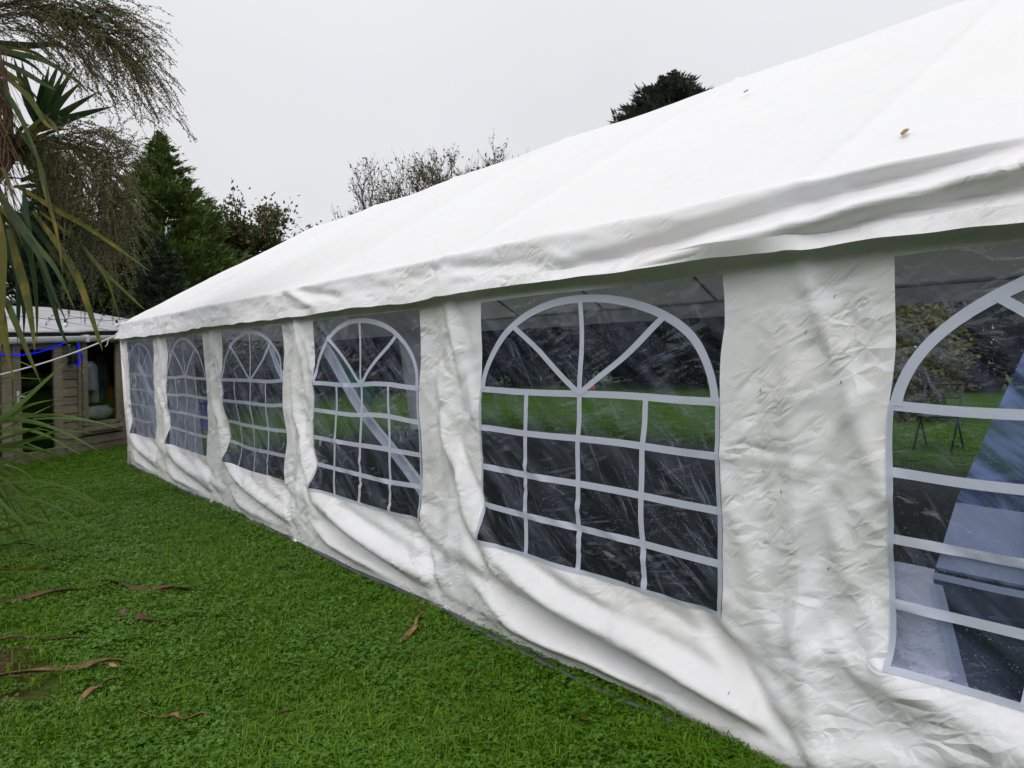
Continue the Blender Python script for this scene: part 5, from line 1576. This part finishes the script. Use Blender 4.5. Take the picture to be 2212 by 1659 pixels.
# fruit panicles: arching stalk, side branches, berry strings
OCT = np.array([(1, 0, 0), (0, 1, 0), (-1, 0, 0), (0, -1, 0), (0, 0, 1), (0, 0, -1)], float)
OCTF = np.array([(0, 1, 4), (1, 2, 4), (2, 3, 4), (3, 0, 4), (1, 0, 5), (2, 1, 5), (3, 2, 5), (0, 3, 5)])
def panicle(axis_pts, tips, per_tip, label, reach=0.34, dens=1.0):
    ax = spline(axis_pts, 20)
    st = MB(); st.tube(ax, list(np.linspace(0.016, 0.006, 20)), 7)
    pa = st.build('fruit_panicle', M['stalk'], cord, True); pa['label'] = label
    B_ = MB(); berries = []
    for tp in tips:
        for j in range(per_tip):
            tip = np.array(tp, float)+rng.normal(0, 0.05, 3)*np.array([1, 1, 0.8])+np.array([0.08, 0.20, 0])*rng.uniform(-0.6, 1.0)
            shrink = rng.uniform(0.45, 1.0) if j else 1.0
            u = rng.uniform(0.1, 1.0)
            root = ax[int(u*19)]
            tip = root+(tip-root)*shrink
            mid = (root+tip)/2+np.array([0, 0, 0.16*np.linalg.norm(tip-root)])
            br = spline([root, mid, tip], 12)
            B_.tube(br, list(np.linspace(0.004, 0.0018, 12)), 4, False)
            # strings off the side branch
            strings = [br[3:]]
            for q in range(int(7*dens)):
                i = int(rng.integers(2, 11)); d = br[min(11, i+1)]-br[i-1]; d /= np.linalg.norm(d)
                dd = d+rng.normal(0, 0.42, 3)+np.array([0, 0, -0.08]); dd /= np.linalg.norm(dd)
                L_ = rng.uniform(0.10, reach)
                e1 = br[i]+dd*L_*0.5; e2 = e1+(dd+np.array([0, 0, -0.45]))*L_*0.5
                s_ = spline([br[i], e1, e2], 6); strings.append(s_)
                B_.tube(s_, 0.0014, 3, False)
            for s_ in strings:
                ln_ = np.linalg.norm(np.diff(s_, axis=0), axis=1).sum()
                m = int(ln_/0.0115)
                if m < 1: continue
                t = rng.uniform(0, len(s_)-1.001, m); i0 = t.astype(int)
                c = s_[i0]*(1-(t-i0))[:, None]+s_[i0+1]*(t-i0)[:, None]
                berries.append(c+rng.normal(0, 0.0055, (m, 3)))
    B_.build('panicle_branches', M['stalk'], pa)['kind'] = 'stuff'
    Bc = np.concatenate(berries); r_ = rng.uniform(0.0036, 0.0060, len(Bc))
    V = (Bc[:, None, :]+OCT[None]*r_[:, None, None]).reshape(-1, 3)
    F = (OCTF[None]+6*np.arange(len(Bc))[:, None, None]).reshape(-1, 3)
    ob = obj('berries', V, F, M['berry'], pa); ob['kind'] = 'stuff'
P1 = [(-0.91, 5.87, 4.21), (-0.84, 5.80, 4.13), (-0.87, 5.83, 4.07), (-0.76, 5.73, 3.90), (-0.71, 5.68, 3.74), (-0.67, 5.63, 3.51), (-0.67, 5.63, 3.34), (-0.62, 5.57, 3.12), (-0.80, 5.74, 3.26), (-0.83, 5.76, 3.21), (-0.99, 5.91, 3.36), (-1.2, 6.1, 3.54), (-1.0, 5.95, 3.6), (-0.95, 5.9, 3.75), (-1.15, 6.1, 3.8)]
panicle([(-1.95, 7.0, 3.95), (-1.80, 6.85, 4.20), (-1.52, 6.55, 4.25), (-1.20, 6.20, 4.08), (-0.95, 5.95, 3.75)], P1, 9, 'upper fruit panicle spreading against the sky', 0.30)
P2 = [(-0.99, 6.03, 3.22), (-0.95, 5.99, 3.14), (-0.92, 5.97, 3.04), (-0.88, 5.92, 2.85), (-0.87, 5.90, 2.70), (-0.86, 5.90, 2.5), (-0.90, 5.92, 2.25), (-0.93, 5.95, 2.10), (-1.03, 6.01, 1.84), (-1.20, 6.17, 1.78), (-1.32, 6.27, 1.80), (-1.1, 6.1, 2.4), (-1.2, 6.2, 2.2), (-1.05, 6.05, 2.7), (-1.25, 6.25, 2.6), (-1.15, 6.15, 2.0)]
panicle([(-1.70, 7.02, 3.05), (-1.52, 6.80, 3.22), (-1.32, 6.50, 3.20), (-1.15, 6.25, 2.95), (-1.05, 6.10, 2.55)], P2, 9, 'lower fruit panicle drooping in front of the dark conifers', 0.28)

young = empty('young_cordyline', (-2.12, 6.05, 0.0), 'young cordyline at the lower left with thin arching leaves over the lawn', 'plant')
b = MB(); b.tube([(-2.12, 6.05, -0.05), (-2.10, 6.03, 0.35), (-2.04, 6.0, 0.66)], [0.05, 0.045, 0.04], 10); b.build('stem', M['bark'], young, True)
for path, w, kd in YOUNG:
    blade(path, w, M['blade_young' if kd == 0 else 'blade%d' % kd], young, rng.normal(0, 0.4), base_w=0.8)
rosette((-2.04, 6.0, 0.70), (0.15, -0.1, 1), 46, 0.55, 0.95, 0.022, ['_young'], young, 0.8, (0.2, 2.1))

# ================================================================== LITTER ON THE LAWN
def litter_blade(pts_, w, mat, label, group='dead leaf blades on the lawn'):
    P_ = [np.array([x, y, float(ground_z(x, y))+h]) for x, y, h in pts_]
    p = spline(P_, 16); t = np.linspace(0, 1, 16)
    p = p+np.stack([0.012*np.sin(t*11+pts_[0][0]*9), 0.012*np.sin(t*8+pts_[0][1]*7), 0.010*np.sin(t*13+pts_[0][1]*5)], -1)
    tg = np.gradient(p, axis=0); tg /= np.linalg.norm(tg, axis=1)[:, None]
    V = []
    for i in range(16):
        s = np.cross(tg[i], [0.5*math.sin(i*0.7), 0.5*math.cos(i*0.5), 1]); s /= np.linalg.norm(s)
        hw = w*0.5*(0.45+0.75*math.sin(math.pi*min(1, t[i]*0.9+0.1))**0.7)*(1-0.6*t[i]**4)
        up = np.array([0, 0, 1.0])
        V += [p[i]-s*hw+up*hw*0.5, p[i]-up*0.003, p[i]+s*hw+up*hw*0.6, p[i]+s*hw*0.9+up*(hw*0.6-0.004), p[i]-up*0.008, p[i]-s*hw*0.9+up*(hw*0.5-0.004)]
    F = [(i*6+k, (i+1)*6+k, (i+1)*6+(k+1) % 6, i*6+(k+1) % 6) for i in range(15) for k in range(6)]
    return tag(obj('dead_leaf_blade', V, F, mat, None, True), label, 'leaf', group)
H = 0.032
litter_blade([(-2.1, 5.0, H), (-1.75, 4.86, H), (-1.36, 4.80, H+.01)], 0.036, M['dead_leaf'], 'straight dark brown leaf blade reaching in from the left edge of the lawn')
litter_blade([(-1.42, 4.95, H), (-1.27, 4.62, H), (-1.10, 4.44, H), (-0.92, 4.32, H+.01)], 0.038, M['dead_leaf'], 'dark wavy leaf blade lying just right of the straight brown one')
litter_blade([(-1.45, 4.08, H), (-1.37, 4.0, H+.01), (-1.27, 3.89, H)], 0.035, M['brown_leaf'], 'short broad brown leaf blade in the middle left of the lawn')
litter_blade([(-2.15, 3.72, H), (-1.76, 3.60, H), (-1.62, 3.52, H+.01), (-1.47, 3.42, H)], 0.026, M['tan_leaf'], 'long tan leaf blade crossing the bare soil patch')
litter_blade([(-1.78, 3.22, H), (-1.70, 3.28, H), (-1.62, 3.33, H+.015)], 0.020, M['tan_leaf'], 'short tan leaf blade with a curled end below the long tan one')
litter_blade([(-0.50, 2.82, H), (-0.36, 2.93, H+.005), (-0.21, 3.05, H+.015)], 0.024, M['tan_leaf'], 'orange brown straight stalk lying near the marquee')
litter_blade([(-0.20, 3.06, H), (-0.17, 3.16, H), (-0.12, 3.27, H+.015)], 0.020, M['dead_leaf'], 'dark crumpled leaf end at the tip of the orange stalk')
litter_blade([(-2.05, 4.30, H), (-1.85, 4.14, H), (-1.62, 3.93, H)], 0.013, M['dead_leaf'], 'thin dark leaf blade above the bare soil patch')
litter_blade([(-1.60, 2.95, H), (-1.50, 2.84, H), (-1.42, 2.78, H)], 0.012, M['tan_leaf'], 'small pale straw blade at the lower left of the lawn')

def dry_leaf(x, y, z, s, mat, label, rz=0.0, tilt=(0.2, 0.1), group='small fallen leaves', onlawn=True):
    """small curled broad leaf with a stalk"""
    if onlawn: z = float(ground_z(x, y))+z
    n, m = 9, 5
    V = []
    for i in range(n):
        u = i/(n-1); hw = s*0.30*math.sin(math.pi*min(1, u*0.96+0.02))**0.75*(0.72+0.28*math.sin(7*u+x*40)*math.cos(11*u+y*30))+0.0006
        for k in range(m):
            q = (k/(m-1)-0.5)*2
            lx = (u-0.5)*s; ly = q*hw
            lz = 0.5*s*(q*q)*0.30+0.25*s*(u-0.5)**2+tilt[0]*lx+tilt[1]*ly
            V.append((x+lx*math.cos(rz)-ly*math.sin(rz), y+lx*math.sin(rz)+ly*math.cos(rz), z+lz))
    F = [(i*m+k, (i+1)*m+k, (i+1)*m+k+1, i*m+k+1) for i in range(n-1) for k in range(m-1)]
    b = MB(); b.add(V, F)
    r0_ = np.array(V[2]); d = np.array([-math.cos(rz), -math.sin(rz), 0.25])
    b.tube([r0_+d*-0.01*s, r0_+d*s*0.35], 0.0012, 4)
    return tag(b.build('fallen_leaf', mat, None, True), label, 'leaf', group)
SMALL = [(-1.16, 4.43, .05, 'tan_leaf', 'tan leaf just under the dark wavy leaf blade'), (-1.42, 4.21, .055, 'brown_leaf', 'dark brown leaf above the short broad blade'),
         (-0.36, 1.73, .055, 'brown_leaf', 'dark brown leaf at the bottom centre of the lawn'), (-0.10, 1.42, .05, 'orange_leaf', 'reddish leaf by the base tube at the bottom of the lawn'),
         (-1.18, 2.59, .045, 'tan_leaf', 'tan leaf low in the middle of the lawn'), (-1.61, 3.46, .05, 'tan_leaf', 'tan leaf beside the curled end of the long tan blade'), (-0.16, 2.55, .04, 'tan_leaf', 'tan leaf close to the marquee skirt'),
         (-1.88, 3.95, .07, 'tan_leaf', 'pale dry leaf on the bare soil patch'), (-1.95, 3.62, .05, 'brown_leaf', 'brown leaf at the edge of the soil patch'),
         (-0.05, 1.68, .05, 'orange_leaf', 'orange leaf tucked beside the base tube'), (-1.02, 3.30, .035, 'tan_leaf', 'small tan leaf left of the orange stalk')]
for i, (x, y, s, mt, lab) in enumerate(SMALL):
    dry_leaf(x, y, 0.036, s, M[mt], lab, rng.uniform(0, 6.28), (rng.normal(0, 0.3), rng.normal(0, 0.3)))
# leaves blown onto the roof
def roof_z(x): return ZR+(ZE+0.03-ZR)*(XR-x)/(XR-0.05)
dry_leaf(0.30, 0.86, roof_z(0.30)+0.006, 0.046, M['tan_leaf'], 'tan leaf lying low on the marquee roof', 0.0, (0.60, 0.05), 'leaves on the marquee roof', False)
M['grey_leaf'] = simple_mat('pale_grey_leaf', (0.30, 0.31, 0.28), 0.5, 0.4, 0, 0.2, 30)
dry_leaf(2.20, 2.53, roof_z(2.20)+0.0, 0.055, M['grey_leaf'], 'pale grey leaf high on the marquee roof', 0.0, (0.60, 0.05), 'leaves on the marquee roof', False)
# grass clippings stuck to the wet wall
M['clipping'] = simple_mat('wet_clipping', (0.05, 0.06, 0.025), 0.5, 0.4, 0, 0.2, 40)
for i, (y, z) in enumerate(((1.05, 1.50), (1.20, 1.30), (1.19, 1.02), (0.97, 0.72), (1.12, 0.95), (0.93, 1.33), (0.96, 1.62), (1.28, 0.22))):
    p0 = wall_surface(np.array([y]), np.array([z]))[0]; p0[0] -= 0.004
    a = rng.uniform(0.7, 2.3); l_ = rng.uniform(0.010, 0.022)
    d = np.array([0, math.cos(a), math.sin(a)])*l_
    b = MB(); b.tube([p0, p0+d*0.5+np.array([-0.002, 0.002, 0]), p0+d], [0.0007, 0.0013, 0.0004], 5)
    tag(b.build('grass_clipping', M['clipping'], None), 'tiny dark grass clipping stuck to the white wall left of the nearest window', 'clipping', 'grass clippings on the wall')
